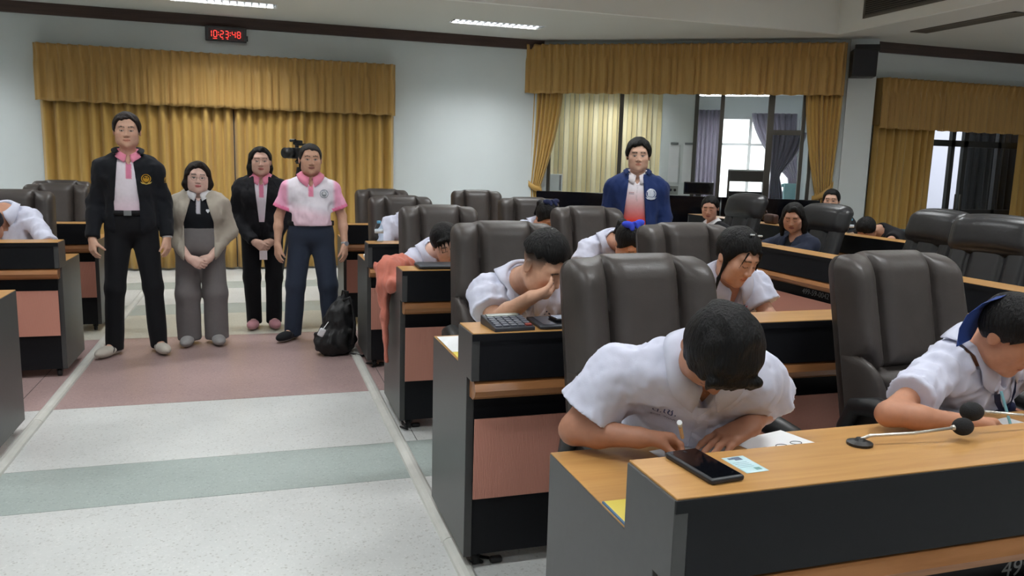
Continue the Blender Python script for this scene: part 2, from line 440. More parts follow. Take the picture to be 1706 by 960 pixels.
def valance(label, w, z0, z1, n, seed, loc, rz):
    t = thing('valance', label, 'valance', loc, rz)
    pleat_sheet('pleated_cloth', w, z0, z1, n, .06, M_VAL, t, header=.19, seed=seed)
    mb = MB(); mb.box(0.01, w-.01, .012, .03, z1-.10, z1-.002); mb.box(.0, .012, .004, .15, z0+.05, z1); mb.box(w-.012, w, .004, .15, z0+.05, z1)
    mb.obj('pelmet_board', M_VAL, t)
    return t
valance('gold pleated valance over the floor-length curtains behind the standing group', 4.44, 2.15, 2.84, 38, 1, (-2.56, BACK_Y-.16, 0), 0)
def drape(label, w, z0, z1, n, loc, rz, seed, tie=None, amp=.06, m=None):
    t = thing('curtain', label, 'curtain', loc, rz)
    pleat_sheet('cloth', w, z0, z1, n, amp, m or M_CURT, t, seed=seed, tie=tie, nz=26 if tie else 8)
    return t
drape('gold floor-length curtain behind the tall man and the woman in beige', 2.27, .03, 2.3, 17, (-2.54, BACK_Y-.05, 0), 0, 3, amp=.075)
drape('gold floor-length curtain behind the video camera', 2.13, .03, 2.3, 16, (-.255, BACK_Y-.05, 0), 0, 4, amp=.075)
struct(box('curtain_gap_strip', -.36, -.16, BACK_Y-.03, BACK_Y-.005, .03, 2.3, M_BLK, None), 'black strip behind the gap of the gold curtains')  # narrow black strip standing behind the gap between the two curtains
# wall 2 curtains
p = w2p(-.03, .17)
valance('gold pleated valance above the control room window', 4.47, 2.565, 3.265, 40, 5, (p[0], p[1], 0), W2_RZ)
p = w2p(.02, .06); dl = drape('gold curtain tied back at the window beside the white wall', .52, .35, 2.62, 8, (p[0], p[1], 0), W2_RZ, 6, tie=(1.2, .13, .2), amp=.05)
p = w2p(3.97, .06); dr = drape('gold curtain tied back at the window beside the column', .48, .35, 2.62, 8, (p[0], p[1], 0), W2_RZ, 7, tie=(1.2, .32, .2), amp=.05)
M_TIE = mat('gold_tieback', rgb(190, 150, 78), .55, sheen=.3)
def tieback(parent, x0, z0, x1, z1):
    n = 14; V = []; F = []
    for i in range(n+1):
        f = i/n; x = x0+(x1-x0)*f; z = z0+(z1-z0)*f-.03*math.sin(PI*f); y = -.03-.06*math.sin(PI*f)
        for dz in (-.045, .045): V.append((x, y, z+dz)); V.append((x, y+.008, z+dz))
    for i in range(n):
        a = 4*i; b = a+4
        F += [(a, a+2, b+2, b), (a+1, b+1, b+3, a+3), (a, b, b+1, a+1), (a+2, a+3, b+3, b+2)]
    link('tieback', mesh('tieback', V, F, True), M_TIE, parent)
tieback(dl, -.03, 1.32, .25, 1.14); tieback(dr, .45, 1.36, .18, 1.14)
# wall 3 curtains
valance('gold pleated valance over the dark glazed doors by the column', 3.6, 2.15, 2.84, 32, 9, (8.3, W3_Y-.16, 0), 0)
drape('gold curtain hanging at the dark glazed doors beside the column', 1.08, .03, 2.3, 9, (8.3, W3_Y-.05, 0), 0, 11, amp=.06)
drape('gold curtain at the far edge of the dark glazed doors', 1.0, .03, 2.3, 9, (10.98, W3_Y-.05, 0), 0, 12, amp=.06)
# ------------------------------------------------------------------ control room behind the diagonal window
BOOTH = thing('control_room_window', 'wide aluminium-framed window into the control room', 'window')
BOOTH['kind'] = 'structure'
BOOTH.name = 'window_1'; del BOOTH['category']
for s, w in ((.34, .05), (1.41, .055), (2.855, .055), (3.53, .085), (3.975, .05), (4.10, .05)):
    w2box('mullion', s-w/2, s+w/2, -.10, -.03, 1.09, 2.72, M_ALU, BOOTH)
w2box('transom', 3.57, 3.955, -.09, -.04, 2.03, 2.10, M_ALU, BOOTH)
w2box('sill', .32, 4.12, -.12, .04, 1.09, 1.125, M_ALU, BOOTH)
w2box('head_rail', .32, 4.12, -.10, -.03, 2.66, 2.72, M_ALU, BOOTH)
for a, b in ((.365, 1.385), (1.435, 2.83), (2.88, 3.49), (3.57, 3.95), (4.0, 4.08)):
    w2box('pane', a, b, -.068, -.062, 1.12, 2.67, GLASS, BOOTH)
# booth shell
M_BW = mat('booth_wall', rgb(222, 228, 228), .8); M_BC = mat('booth_ceiling', rgb(232, 236, 238), .8)
BS = struct(w2box('wall_booth_left', -.35, -.25, -3.0, -.14, 0, 3.2, M_BW))
bb = struct(w2box('wall_booth_back', -.3, 2.62, -3.0, -2.9, 0, 3.2, M_BW))
w2box('wall_section', 4.25, 4.84, -3.0, -2.9, 0, 3.2, M_BW, bb)
w2box('wall_section', 2.62, 4.25, -3.0, -2.9, 0, .95, M_BW, bb)
w2box('wall_section', 2.62, 4.25, -3.0, -2.9, 2.45, 3.2, M_BW, bb)
struct(w2box('ceiling_booth', -.3, 4.84, -3.0, -.13, 2.82, 2.9, M_BC))
struct(w2box('wall_booth_right', 4.76, 4.86, -2.9, -.31, 0, 3.2, M_BW))
# exterior window
ew = thing('exterior_window', 'x', 'x'); ew.name = 'window_2'; del ew['category']; ew['kind'] = 'structure'; ew['label'] = 'bright daylight window at the back of the control room'
for s in (2.65, 3.43, 4.22): w2box('mullion', s-.025, s+.025, -2.98, -2.92, .95, 2.45, M_WHITE, ew)
for z in (.97, 1.97, 2.43): w2box('transom', 2.62, 4.25, -2.98, -2.92, z-.02, z+.02, M_WHITE, ew)
for a, b in ((2.675, 3.405), (3.455, 4.195)):
    for c, d in ((.99, 1.95), (1.99, 2.41)): w2box('pane', a, b, -2.955, -2.95, c, d, GLASS, ew)
# pale vertical slats close behind the glass
M_SLAT = mat('vertical_blind_beige', rgb(214, 198, 152), .55, noise=.08, nscale=3, stretch=(4, 4, .3))
M_SLAT2 = mat('vertical_blind_light', rgb(232, 220, 182), .5)
bl = thing('vertical_blind', 'beige vertical slat blind behind the control room glass', 'blind')
N = 23
for i in range(N):
    s = .12+1.83*i/N; w = 1.83/N
    mb = MB(); a = .035 if i % 3 else .01
    mb.prism([w2p(s, -1.30), w2p(s+w*.96, -1.30+a), w2p(s+w*.96, -1.306+a), w2p(s, -1.306)], 2, .5, 2.75)
    mb.obj('slat', M_SLAT2 if i % 3 == 0 else M_SLAT, bl)
w2box('head_rail', .10, 1.97, -1.33, -1.26, 2.75, 2.80, M_WHITE, bl)
# white partition door with paper notices
pt = thing('white_partition', 'white partition panel with pinned notices in the control room', 'partition')
w2box('panel', 1.98, 2.50, -1.05, -1.0, 0, 2.82, M_BW, pt)
w2box('edge_post', 2.46, 2.52, -1.06, -.98, 0, 2.82, M_ALU, pt)
M_PAPER = mat('paper_white', rgb(240, 242, 244), .7)
M_GREYC = mat('grey_clip', rgb(120, 126, 128), .5)
for s in (2.10, 2.32):
    w2box('notice', s, s+.16, -.995, -.992, 1.30, 1.90, M_PAPER, pt); w2box('clip_bar', s+.02, s+.14, -.992, -.985, 1.89, 1.925, M_GREYC, pt)
# grey curtains of the control room
M_GC = mat('grey_curtain_cloth', rgb(118, 112, 130), .55, sheen=.3, noise=.1, nscale=4, stretch=(6, 6, .3))
p = w2p(2.30, -2.75); drape('grey pleated curtain beside the control room daylight window', .62, .2, 2.55, 9, (p[0], p[1], 0), W2_RZ, 21, amp=.07, m=M_GC)
p = w2p(3.42, -2.7); drape('grey curtain drawn aside over the control room daylight window', .75, .3, 2.5, 8, (p[0], p[1], 0), W2_RZ, 22, tie=(1.35, .78, .12), amp=.05, m=M_GC)
p = w2p(3.62, -1.2); drape('grey curtain gathered behind the narrow control room pane', .55, .3, 2.12, 7, (p[0], p[1], 0), W2_RZ, 23, tie=(1.45, .12, .12), amp=.05, m=M_GC)
# equipment
M_SCR = mat('black_screen_glass', rgb(10, 11, 18), .12, spec=.6)
t = thing('computer_monitor', 'black computer monitor on the control room desk', 'monitor')
w2box('screen', 2.37, 2.81, -.42, -.39, 1.14, 1.325, M_BLK, t, .006); w2box('stand', 2.55, 2.63, -.46, -.40, .92, 1.2, M_BLK, t)
w2box('bezel_line', 2.39, 2.79, -.39, -.387, 1.16, 1.31, M_SCR, t)
t = thing('equipment_rack', 'grey metal equipment rack standing before the daylight window', 'rack')
for s in (3.03, 3.54): w2box('post', s-.015, s+.015, -.75, -.60, .92, 1.525, M_ALU, t)
w2box('top_unit', 3.045, 3.525, -.75, -.58, 1.35, 1.51, mat('rack_unit_dark', rgb(58, 50, 46), .5), t)
w2box('lower_unit', 3.045, 3.525, -.75, -.58, 1.12, 1.20, M_BLK, t); w2box('shelf', 3.03, 3.54, -.76, -.58, 1.09, 1.115, M_ALU, t)
w2box('top_plate', 3.015, 3.555, -.76, -.58, 1.51, 1.53, M_WHITE, t)
t = thing('wall_socket_box', 'small grey two-dial control box behind the glass beside the blue jacket', 'control box')
w2box('case', 2.14, 2.29, -.30, -.24, 1.13, 1.26, mat('grey_box', rgb(150, 154, 150), .5), t)
for s in (2.18, 2.245):
    q = w2p(s, -.238); MB().lathe([(.02, 0), (.02, .01), (.012, .012)], 14).obj('dial', M_BLK, t, loc=(q[0], q[1], 1.2), rot=(PI/2, 0, W2_RZ))
t = thing('blue_carton', 'pale blue carton behind the narrow control room pane', 'box')
w2box('carton', 3.86, 4.08, -.95, -.75, .92, 1.34, mat('pale_blue_card', rgb(160, 205, 212), .7), t, .004); w2box('flap', 3.83, 3.88, -.94, -.9, 1.28, 1.33, MATS['pale_blue_card'], t)
ct = w2box('control_desk', .4, 4.1, -.97, -.2, .86, .92, M_ALU); tag(ct, 'long control room counter behind the glass', 'counter')
for s in (.42, 2.0, 4.04): w2box('leg', s, s+.06, -.98, -.22, 0, .86, M_ALU, ct)
t = thing('white_case', 'white boxy device on the sill behind the tied-back curtain', 'device')
w2box('body', .33, .53, -.28, -.20, 1.125, 1.385, mat('white_device', rgb(206, 212, 212), .45), t, .008); w2box('edge', .49, .52, -.20, -.195, 1.14, 1.37, M_GREYC, t)
# dark glossy screens standing in a row below the window
for i, (a, b) in enumerate(((.22, 1.55), (1.57, 2.9), (2.92, 4.25))):
    t = thing('flat_screen', ['wide black flat screen below the window beside the tied-back curtain', 'wide black flat screen behind the man in the blue jacket', 'wide black flat screen reflecting light below the narrow panes'][i], 'screen')
    w2box('panel', a, b, .18, .225, .62, 1.135, M_SCR, t, .006)
    w2box('foot', a+.25, a+.32, .15, .42, 0, .62, M_BLK, t); w2box('foot', b-.32, b-.25, .15, .42, 0, .62, M_BLK, t)
# loudspeaker on the column
t = thing('wall_loudspeaker', 'black loudspeaker mounted high on the column', 'loudspeaker')
w2box('cabinet', 4.49, 4.80, .10, .36, 2.80, 3.16, M_BLK, t, .012)
w2box('grille', 4.51, 4.78, .36, .366, 2.82, 3.14, mat('speaker_grille', rgb(34, 35, 42), .7, bump=.3, bscale=400), t)
w2box('bracket', 4.55, 4.86, .05, .12, 3.16, 3.25, M_BLK, t)
# ------------------------------------------------------------------ dark glazed doors on wall 3
gd = thing('dark_doors', 'dark aluminium glazed doors', 'x'); gd.name = 'door_1'; del gd['category']; gd['kind'] = 'structure'
M_DK = mat('dark_frame', rgb(30, 29, 30), .45)
DY0, DY1 = W3_Y+.04, W3_Y+.10
for x, w in ((8.66, .08), (9.36, .06), (9.86, .07), (10.10, .08), (10.75, .06), (11.56, .08)): box('stile', x-w/2, x+w/2, DY0, DY1, 0, 2.45, M_DK, gd)
for z in (.05, .98, 2.0, 2.41): box('rail', 8.62, 11.6, DY0, DY1, z-.05, z+.04, M_DK, gd)
for a, b in ((8.7, 9.33), (9.39, 9.825), (9.895, 10.06), (10.14, 10.72), (10.78, 11.52)):
    for c, d in ((.09, .93), (1.02, 1.95), (2.04, 2.37)): box('pane', a, b, W3_Y+.065, W3_Y+.07, c, d, GLASS, gd)
box('pull_handle', 9.93, 9.95, W3_Y-.03, W3_Y-.01, .85, 1.25, M_ALU, gd); box('pull_handle', 10.02, 10.04, W3_Y-.03, W3_Y-.01, .85, 1.25, M_ALU, gd)
# room beyond: pale blind in daylight on one side, dark curtain on the other
M_PB = bpy.data.materials.new('pale_backlit_blind'); M_PB.use_nodes = True
_nt = M_PB.node_tree; _o = _nt.nodes['Material Output']; _tr = _nt.nodes.new('ShaderNodeBsdfTranslucent'); _tr.inputs[0].default_value = (.52, .52, .60, 1)
_nt.links.new(_tr.outputs[0], _o.inputs[0])
t = thing('roller_blind', 'pale roller blind seen through the dark glazed doors', 'blind')
link('cloth', mesh('cloth', [(9.9, W3_Y+.9, .98), (11.05, W3_Y+.9, .98), (11.05, W3_Y+.9, 2.5), (9.9, W3_Y+.9, 2.5)], [(0, 1, 2, 3)]), M_PB, t); box('roller', 9.9, 11.05, W3_Y+.87, W3_Y+.93, 2.5, 2.56, M_WHITE, t); box('side_guide', 9.86, 9.9, W3_Y+.87, W3_Y+.93, 0, 2.56, M_WHITE, t); box('side_guide', 11.05, 11.09, W3_Y+.87, W3_Y+.93, 0, 2.56, M_WHITE, t); box('bottom_bar', 9.9, 11.05, W3_Y+.89, W3_Y+.915, .94, .98, M_DK, t)
t = drape('dark navy curtain seen through the glazed doors', 1.7, .05, 2.6, 14, (10.62, W3_Y+.5, 0), 0, 31, amp=.06, m=mat('dark_navy_cloth', rgb(24, 25, 34), .7))
struct(box('wall_corridor', 8.0, X1R, W3_Y+2.6, W3_Y+2.7, 0, 1.0, M_WALL))

for a, tt, k, nm in ((1.1, -.72, .5, 'added unseen fill lamp on the control room ceiling lighting the beige slat blind'), (3.1, -1.75, 1.2, 'added unseen fill lamp on the control room ceiling behind the equipment rack')):
    q = w2p(a, tt); luminaire(q[0], q[1], 2.82-.096, nm, W2_RZ, LAMP_W*k)  # unseen lamps added to brighten the control room and its blind

box('trim_3', 8.19, 8.25, W3_Y-.09, W3_Y-.002, 0, 2.86, M_BLK)['kind'] = 'structure'
# ------------------------------------------------------------------ desks
def wood(name, c, c2):
    m = bpy.data.materials.new(name); m.use_nodes = True; nt = m.node_tree; b = nt.nodes['Principled BSDF']
    tc = nt.nodes.new('ShaderNodeTexCoord'); mp = nt.nodes.new('ShaderNodeMapping'); mp.inputs['Scale'].default_value = (1.2, 14, 14)
    nt.links.new(tc.outputs['Object'], mp.inputs[0])
    n = nt.nodes.new('ShaderNodeTexNoise'); n.inputs['Scale'].default_value = 3.0; n.inputs['Detail'].default_value = 8; n.inputs['Distortion'].default_value = .6
    nt.links.new(mp.outputs[0], n.inputs['Vector'])
    r = nt.nodes.new('ShaderNodeValToRGB'); r.color_ramp.elements[0].position = .3; r.color_ramp.elements[1].position = .7
    r.color_ramp.elements[0].color = c; r.color_ramp.elements[1].color = c2
    nt.links.new(n.outputs['Fac'], r.inputs[0]); nt.links.new(r.outputs[0], b.inputs['Base Color'])
    b.inputs['Roughness'].default_value = .3; b.inputs['Specular IOR Level'].default_value = .45
    return m
M_WOOD = wood('beech_laminate', rgb(180, 132, 76), rgb(196, 150, 92))
M_RAIL = wood('turned_wood_rail', rgb(150, 100, 60), rgb(168, 116, 74))
M_SIDE = mat('charcoal_laminate', rgb(66, 66, 66), .38, noise=.05, nscale=40)
M_FRONT = mat('black_laminate', rgb(19, 20, 24), .5, noise=.08, nscale=60, spec=.25)
def pink_mat():
    m = mat('pink_corrugated_sheet', rgb(196, 132, 118), .55)
    nt = m.node_tree; b = nt.nodes['Principled BSDF']; tc = nt.nodes.new('ShaderNodeTexCoord')
    w = nt.nodes.new('ShaderNodeTexWave'); w.inputs['Scale'].default_value = 55; w.inputs['Distortion'].default_value = .4
    nt.links.new(tc.outputs['Object'], w.inputs['Vector'])
    r = nt.nodes.new('ShaderNodeValToRGB'); r.color_ramp.elements[0].color = rgb(188, 126, 110); r.color_ramp.elements[1].color = rgb(204, 143, 125)
    nt.links.new(w.outputs['Fac'], r.inputs[0]); nt.links.new(r.outputs[0], b.inputs['Base Color'])
    bp = nt.nodes.new('ShaderNodeBump'); bp.inputs['Strength'].default_value = .25; bp.inputs['Distance'].default_value = .004
    nt.links.new(w.outputs['Fac'], bp.inputs['Height']); nt.links.new(bp.outputs[0], b.inputs['Normal'])
    return m
M_PINK = pink_mat()
M_RUB = mat('caster_rubber', rgb(28, 28, 29), .6)
SHZ, WKZ = .94, .79
def caster(parent, x, y):
    c = MB(); c.tube([(x-.012, y, .028), (x+.012, y, .028)], .028, 14).obj('caster_wheel', M_RUB, parent, True)
    k = MB(); k.box(x-.02, x+.02, y-.012, y+.012, .035, .066); k.obj('caster_fork', M_BLK, parent, bevel=.004)
def desk(label, L, loc, rz, pink=(.025, .025)):
    """local: x 0..L along the row, y 0 = face of the raised shelf (towards the front), y .66 = sitting side"""
    t = thing('council_desk', label, 'desk', loc, rz, 'council desks')
    for a in (0, L-.03):
        MB().prism([(.075, .06), (.655, .06), (.655, WKZ-.002), (.075, WKZ-.002)], 0, a, a+.03).obj('end_panel', M_SIDE, t, bevel=.0015, seg=1)
        MB().prism([(.002, .765), (.202, .765), (.202, SHZ-.004), (.002, SHZ-.004)], 0, a-.002 if a == 0 else a+.002, a+.028 if a == 0 else a+.032).obj('shelf_end', M_SIDE, t, bevel=.0015, seg=1)
    box('front_panel', .03, L-.03, .085, .105, .06, WKZ, M_FRONT, t)
    box('shelf_front', .026, L-.026, .004, .022, .765, SHZ-.02, M_FRONT, t)
    box('shelf_back', .026, L-.026, .182, .20, WKZ, SHZ-.02, M_FRONT, t)
    sh = box('shelf_top', .003, L-.003, .003, .204, SHZ-.024, SHZ, M_WOOD, t, bevel=.002)
    box('shelf_edge', -.001, L+.001, -.002, .003, SHZ-.028, SHZ-.003, M_FRONT, sh)
    box('work_top', .003, L-.003, .195, .66, WKZ-.026, WKZ, M_WOOD, t, bevel=.002)
    MB().prism([(.085, .69), (.03, .69), (.004, .705), (-.008, .728), (.004, .752), (.03, .768), (.085, .768)], 0, .012, L-.012).obj('rail', M_RAIL, t)
    if pink: MB().prism([(.045, .30), (.052, .30), (.047, .61), (.040, .61)], 0, pink[0], L-pink[1]).obj('pink_panel', M_PINK, t)
    for x in (.06, L-.06):
        caster(t, x, .13); caster(t, x, .60)
    return t
D1 = desk('council desk with black phone, identity card and microphones on its shelf', 2.26, (.72, 1.228, 0), 0)
D2 = desk('council desk with calculator and tablet on its shelf', 2.26, (.718, 2.68, 0), 0)
D3 = desk('council desk with orange jacket draped over its end', 1.98, (.756, 4.33, 0), 0)
D4 = desk('council desk with a small water bottle on its shelf', 1.98, (.76, 5.77, 0), 0)
D5 = desk('bare council desk before the curtains, behind the man in the pink polo', 1.98, (.762, 7.45, 0), 0)
desk('council desk behind which a student in white rests an arm', 2.26, (-1.26-2.26, 5.955, 0), 0)
desk('council desk beside the tall man in the black jacket', 2.26, (-1.3-2.26, 7.52, 0), 0)
desk('council desk standing in front of the arm-resting student', 2.26, (-1.25-2.26, 4.24, 0), 0)
# side wing: desks run along Y and face -X ; local x axis -> -Y
WA1 = desk('side-wing council desk marked 499-59-0042 with the navy-jacketed woman behind it', 3.0, (3.815, 5.5, 0), -PI/2)
WA2 = desk('side-wing council desk in front of the woman in the black suit jacket', 2.59, (3.815, 8.12, 0), -PI/2)
WB1 = desk('rear side-wing council desk with a person sleeping on it', 3.0, (5.40, 7.05, 0), -PI/2)
WB2 = desk('rear side-wing council desk under the flat screens', 2.3, (5.40, 9.37, 0), -PI/2)
WB3 = desk('rear side-wing council desk behind the two empty black chairs', 2.3, (5.40, 4.03, 0), -PI/2)
M_CHALK = mat('chalk_paint', rgb(150, 154, 156), .8)
q0, q1 = at_x(1330, 484, 3.8995), at_x(1388, 496, 3.8995)
text_obj('inventory_number', '499-59-0042', .058, M_CHALK, WA1, (5.5-(q0[1]+q1[1])/2, .0845, (q0[2]+q1[2])/2), (PI/2, 0, 0), .0004, shear=.1)
q = at_y(1668, 951, 1.3125)
text_obj('inventory_number', '499-59-0048', .062, M_CHALK, D1, (q[0]-.72, .0845, q[2]), (PI/2, 0, 0), .0004, 'LEFT', shear=.1)

# ------------------------------------------------------------------ brown leather executive chairs
def leather(name, c, rough=.38):
    m = bpy.data.materials.new(name); m.use_nodes = True; nt = m.node_tree; b = nt.nodes['Principled BSDF']
    tc = nt.nodes.new('ShaderNodeTexCoord')
    n = nt.nodes.new('ShaderNodeTexNoise'); n.inputs['Scale'].default_value = 7; n.inputs['Detail'].default_value = 5
    nt.links.new(tc.outputs['Object'], n.inputs['Vector'])
    r = nt.nodes.new('ShaderNodeValToRGB'); r.color_ramp.elements[0].position = .3; r.color_ramp.elements[1].position = .75
    r.color_ramp.elements[0].color = tuple(v*.88 for v in c[:3])+(1,); r.color_ramp.elements[1].color = tuple(v*1.12 for v in c[:3])+(1,)
    nt.links.new(n.outputs['Fac'], r.inputs[0]); nt.links.new(r.outputs[0], b.inputs['Base Color'])
    v = nt.nodes.new('ShaderNodeTexVoronoi'); v.inputs['Scale'].default_value = 260
    nt.links.new(tc.outputs['Object'], v.inputs['Vector'])
    n2 = nt.nodes.new('ShaderNodeTexNoise'); n2.inputs['Scale'].default_value = 14; n2.inputs['Detail'].default_value = 3
    nt.links.new(tc.outputs['Object'], n2.inputs['Vector'])
    ad = nt.nodes.new('ShaderNodeMath'); ad.operation = 'MULTIPLY_ADD'; ad.inputs[1].default_value = .06
    nt.links.new(v.outputs['Distance'], ad.inputs[0]); nt.links.new(n2.outputs['Fac'], ad.inputs[2])
    bp = nt.nodes.new('ShaderNodeBump'); bp.inputs['Strength'].default_value = .18; bp.inputs['Distance'].default_value = .012
    nt.links.new(ad.outputs[0], bp.inputs['Height']); nt.links.new(bp.outputs[0], b.inputs['Normal'])
    b.inputs['Roughness'].default_value = rough; b.inputs['Specular IOR Level'].default_value = .4
    return m
M_LEA = leather('brown_leather', rgb(66, 60, 57), .42)
M_LEB = leather('black_leather', rgb(44, 44, 46), .36)
M_CHB = mat('chair_black_plastic', rgb(34, 34, 35), .4)

def chair_back_meshes():
    nu, nv = 84, 96
    U, Vv = np.meshgrid(np.linspace(-1, 1, nu+1), np.linspace(0, 1, nv+1), indexing='xy')
    def region(u, v):
        a = np.abs(u)
        us = .50-.05*(1-v)
        low = ((1-a)/.50)**2+(v/.52)**2 < 1
        r = np.where(low, 3, np.where(v < .44, 2, np.where(a < us, 0, 1)))
        return np.where((r == 1) | (r == 3), r+np.where(u > 0, 10, 0), r)
    # boundary samples
    fu, fv = np.meshgrid(np.linspace(-1, 1, 421), np.linspace(0, 1, 421), indexing='xy')
    R = region(fu, fv); B = np.zeros_like(R, bool)
    B[:, 1:] |= R[:, 1:] != R[:, :-1]; B[1:, :] |= R[1:, :] != R[:-1, :]
    bp = np.stack([fu[B]*.29, fv[B]*.75], 1)
    P = np.stack([U.ravel()*.29, Vv.ravel()*.75], 1)
    D = np.full(len(P), 9.0)
    for i in range(0, len(bp), 200):
        D = np.minimum(D, np.sqrt(((P[:, None]-bp[None, i:i+200])**2).sum(2)).min(1))
    D = D.reshape(U.shape)
    a = np.abs(U)
    W = .280+.016*(1-Vv)
    sm = lambda x, e0, e1: (lambda t: t*t*(3-2*t))(np.clip((x-e0)/(e1-e0), 0, 1))
    ztop = 1.238-.006*U**2-.010*sm(a, .46, .60)-.022*np.clip((a-.80)/.20, 0, 1)**3
    zb = .47
    # remap v so that rows crowd near the top
    X = U*W*(1-.04*np.clip((Vv-.95)/.05, 0, 1)**2*(a**6))
    Z = zb+(ztop-zb)*Vv
    edge = (1-a**14)**.5
    tope = np.sqrt(np.clip(1-np.clip((Vv-.90)/.10, 0, 1)**2, 0, 1))
    bote = np.sqrt(np.clip(1-np.clip((.05-Vv)/.05, 0, 1)**2, 0, 1))
    pil = edge*np.minimum(tope, bote)
    groove = .030*np.exp(-(D/.010)**2)+.026*np.exp(-(D/.034)**2)
    side = .055*sm(a, .42, .95)*(.6+.4*(1-Vv))          # wings come forward
    lowb = np.where((region(U, Vv) % 10) == 3, .035, 0)
    lean = .19*(Vv-.0)
    yf = -(.085*pil+side*pil+lowb*pil-groove*pil)+.03
    Yf = lean+yf
    Yb = lean+.035+.065*pil
    meshes = []
    reg = region((U[:-1, :-1]+U[1:, 1:])/2, (Vv[:-1, :-1]+Vv[1:, 1:])/2)
    idx = np.arange((nu+1)*(nv+1)).reshape(nv+1, nu+1)
    F = np.stack([idx[:-1, :-1], idx[:-1, 1:], idx[1:, 1:], idx[1:, :-1]], -1)
    VF = np.stack([X, Yf, Z], -1).reshape(-1, 3); VB = np.stack([X, Yb, Z], -1).reshape(-1, 3)
    for rid, nm in ((0, 'head_cushion'), (1, 'side_cushion'), (11, 'side_cushion'), (2, 'lumbar_cushion'), (3, 'lower_bolster'), (13, 'lower_bolster')):
        f = F[reg == rid]; used, inv = np.unique(f, return_inverse=True)
        meshes.append((nm, mesh(nm, VF[used], inv.reshape(-1, 4), True)))
    # shell: back surface + rim bridging to the front rim
    n = len(VB); rim = list(idx[0, :])+list(idx[1:, -1])+list(idx[-1, -2::-1])+list(idx[-2:0:-1, 0])
    V = np.concatenate([VB, VF[rim]]); FB = [tuple(q[::-1]) for q in F.reshape(-1, 4)]
    m_ = len(rim)
    for i in range(m_): FB.append((rim[i], n+i, n+(i+1) % m_, rim[(i+1) % m_]))
    meshes.append(('back_shell', mesh('back_shell', V, FB, True)))
    return meshes
CB = chair_back_meshes()
def make_chair(label):
    t = thing('executive_chair', label, 'chair', group='brown leather executive chairs')
    for nm, me in CB: link(nm, me, M_LEA, t)
    link('seat', rbox_mesh('seat', .52, .50, .12, .05, 10, .02), M_LEA, t, (0, -.20, .43))
    for s in (-1, 1):
        a = MB(); x = s*.31
        a.tube([(x, .07, .46), (x*1.03, .05, .60), (x*1.04, .0, .69), (x*1.04, -.10, .715), (x*1.04, -.28, .70), (x*1.03, -.40, .655), (x*1.02, -.42, .60), (x, -.36, .48), (x*.9, -.30, .41)],
               [.022, .026, .034, .038, .036, .032, .026, .022, .02], 12)
        a.obj('armrest', M_CHB, t, True)
    MB().lathe([(.03, .08), (.03, .24), (.022, .24), (.022, .38), (.12, .385), (.12, .40)], 16, (0, -.12, 0)).obj('gas_lift', M_CHB, t)
    for k in range(5):
        g = 2*PI*k/5+.3; c, s = math.cos(g), math.sin(g)
        leg = MB().tube([(.02*c, -.12+.02*s, .10), (.30*c, -.12+.30*s, .065)], [.026, .018], 8).obj('base_leg', M_CHB, t)
        MB().tube([(.30*c-.02*s, -.12+.30*s+.02*c, .03), (.30*c+.02*s, -.12+.30*s-.02*c, .03)], .03, 12).obj('caster', M_RUB, leg)
    return t
_ch = make_chair('x')
CH_SPOTS = [((1.275, 2.42), 3, 'brown leather chair of the student writing with a pencil'),
            ((2.40, 2.44), 3, 'brown leather chair of the girl with the navy tie'),
            ((1.225, 3.93), -3, 'brown leather chair of the boy with his hand at his mouth'),
            ((2.27, 3.86), 2, 'brown leather chair of the girl with the lanyard'),
            ((1.215, 5.42), 0, 'brown leather chair of the girl resting over the orange jacket'),
            ((2.35, 5.45), 0, 'brown leather chair of the girl with the bright blue hair bow'),
            ((1.20, 6.85), 3, 'brown leather chair behind the small water bottle'),
            ((2.335, 6.80), -3, 'brown leather chair of the girl with the dark navy hair ribbon'),
            ((1.26, 8.35), 2, 'empty brown leather chair before the gold curtain edge'),
            ((2.28, 8.42), -4, 'empty brown leather chair alone against the white wall'),
            ((-1.775, 7.02), 4, 'brown leather chair of the student resting an arm'),
            ((-1.775, 8.48), 6, 'empty brown leather chair beside the tall man'),
            ((-1.93, 9.45), 5, 'empty brown leather chair nearest the gold curtain behind the tall man')]
for i, ((x, y), a, lb) in enumerate(CH_SPOTS):
    o = _ch if i == 0 else copy_tree(_ch)
    o.location = (x, y-.10, 0); o.rotation_euler = (0, 0, math.radians(a)); o['label'] = lb

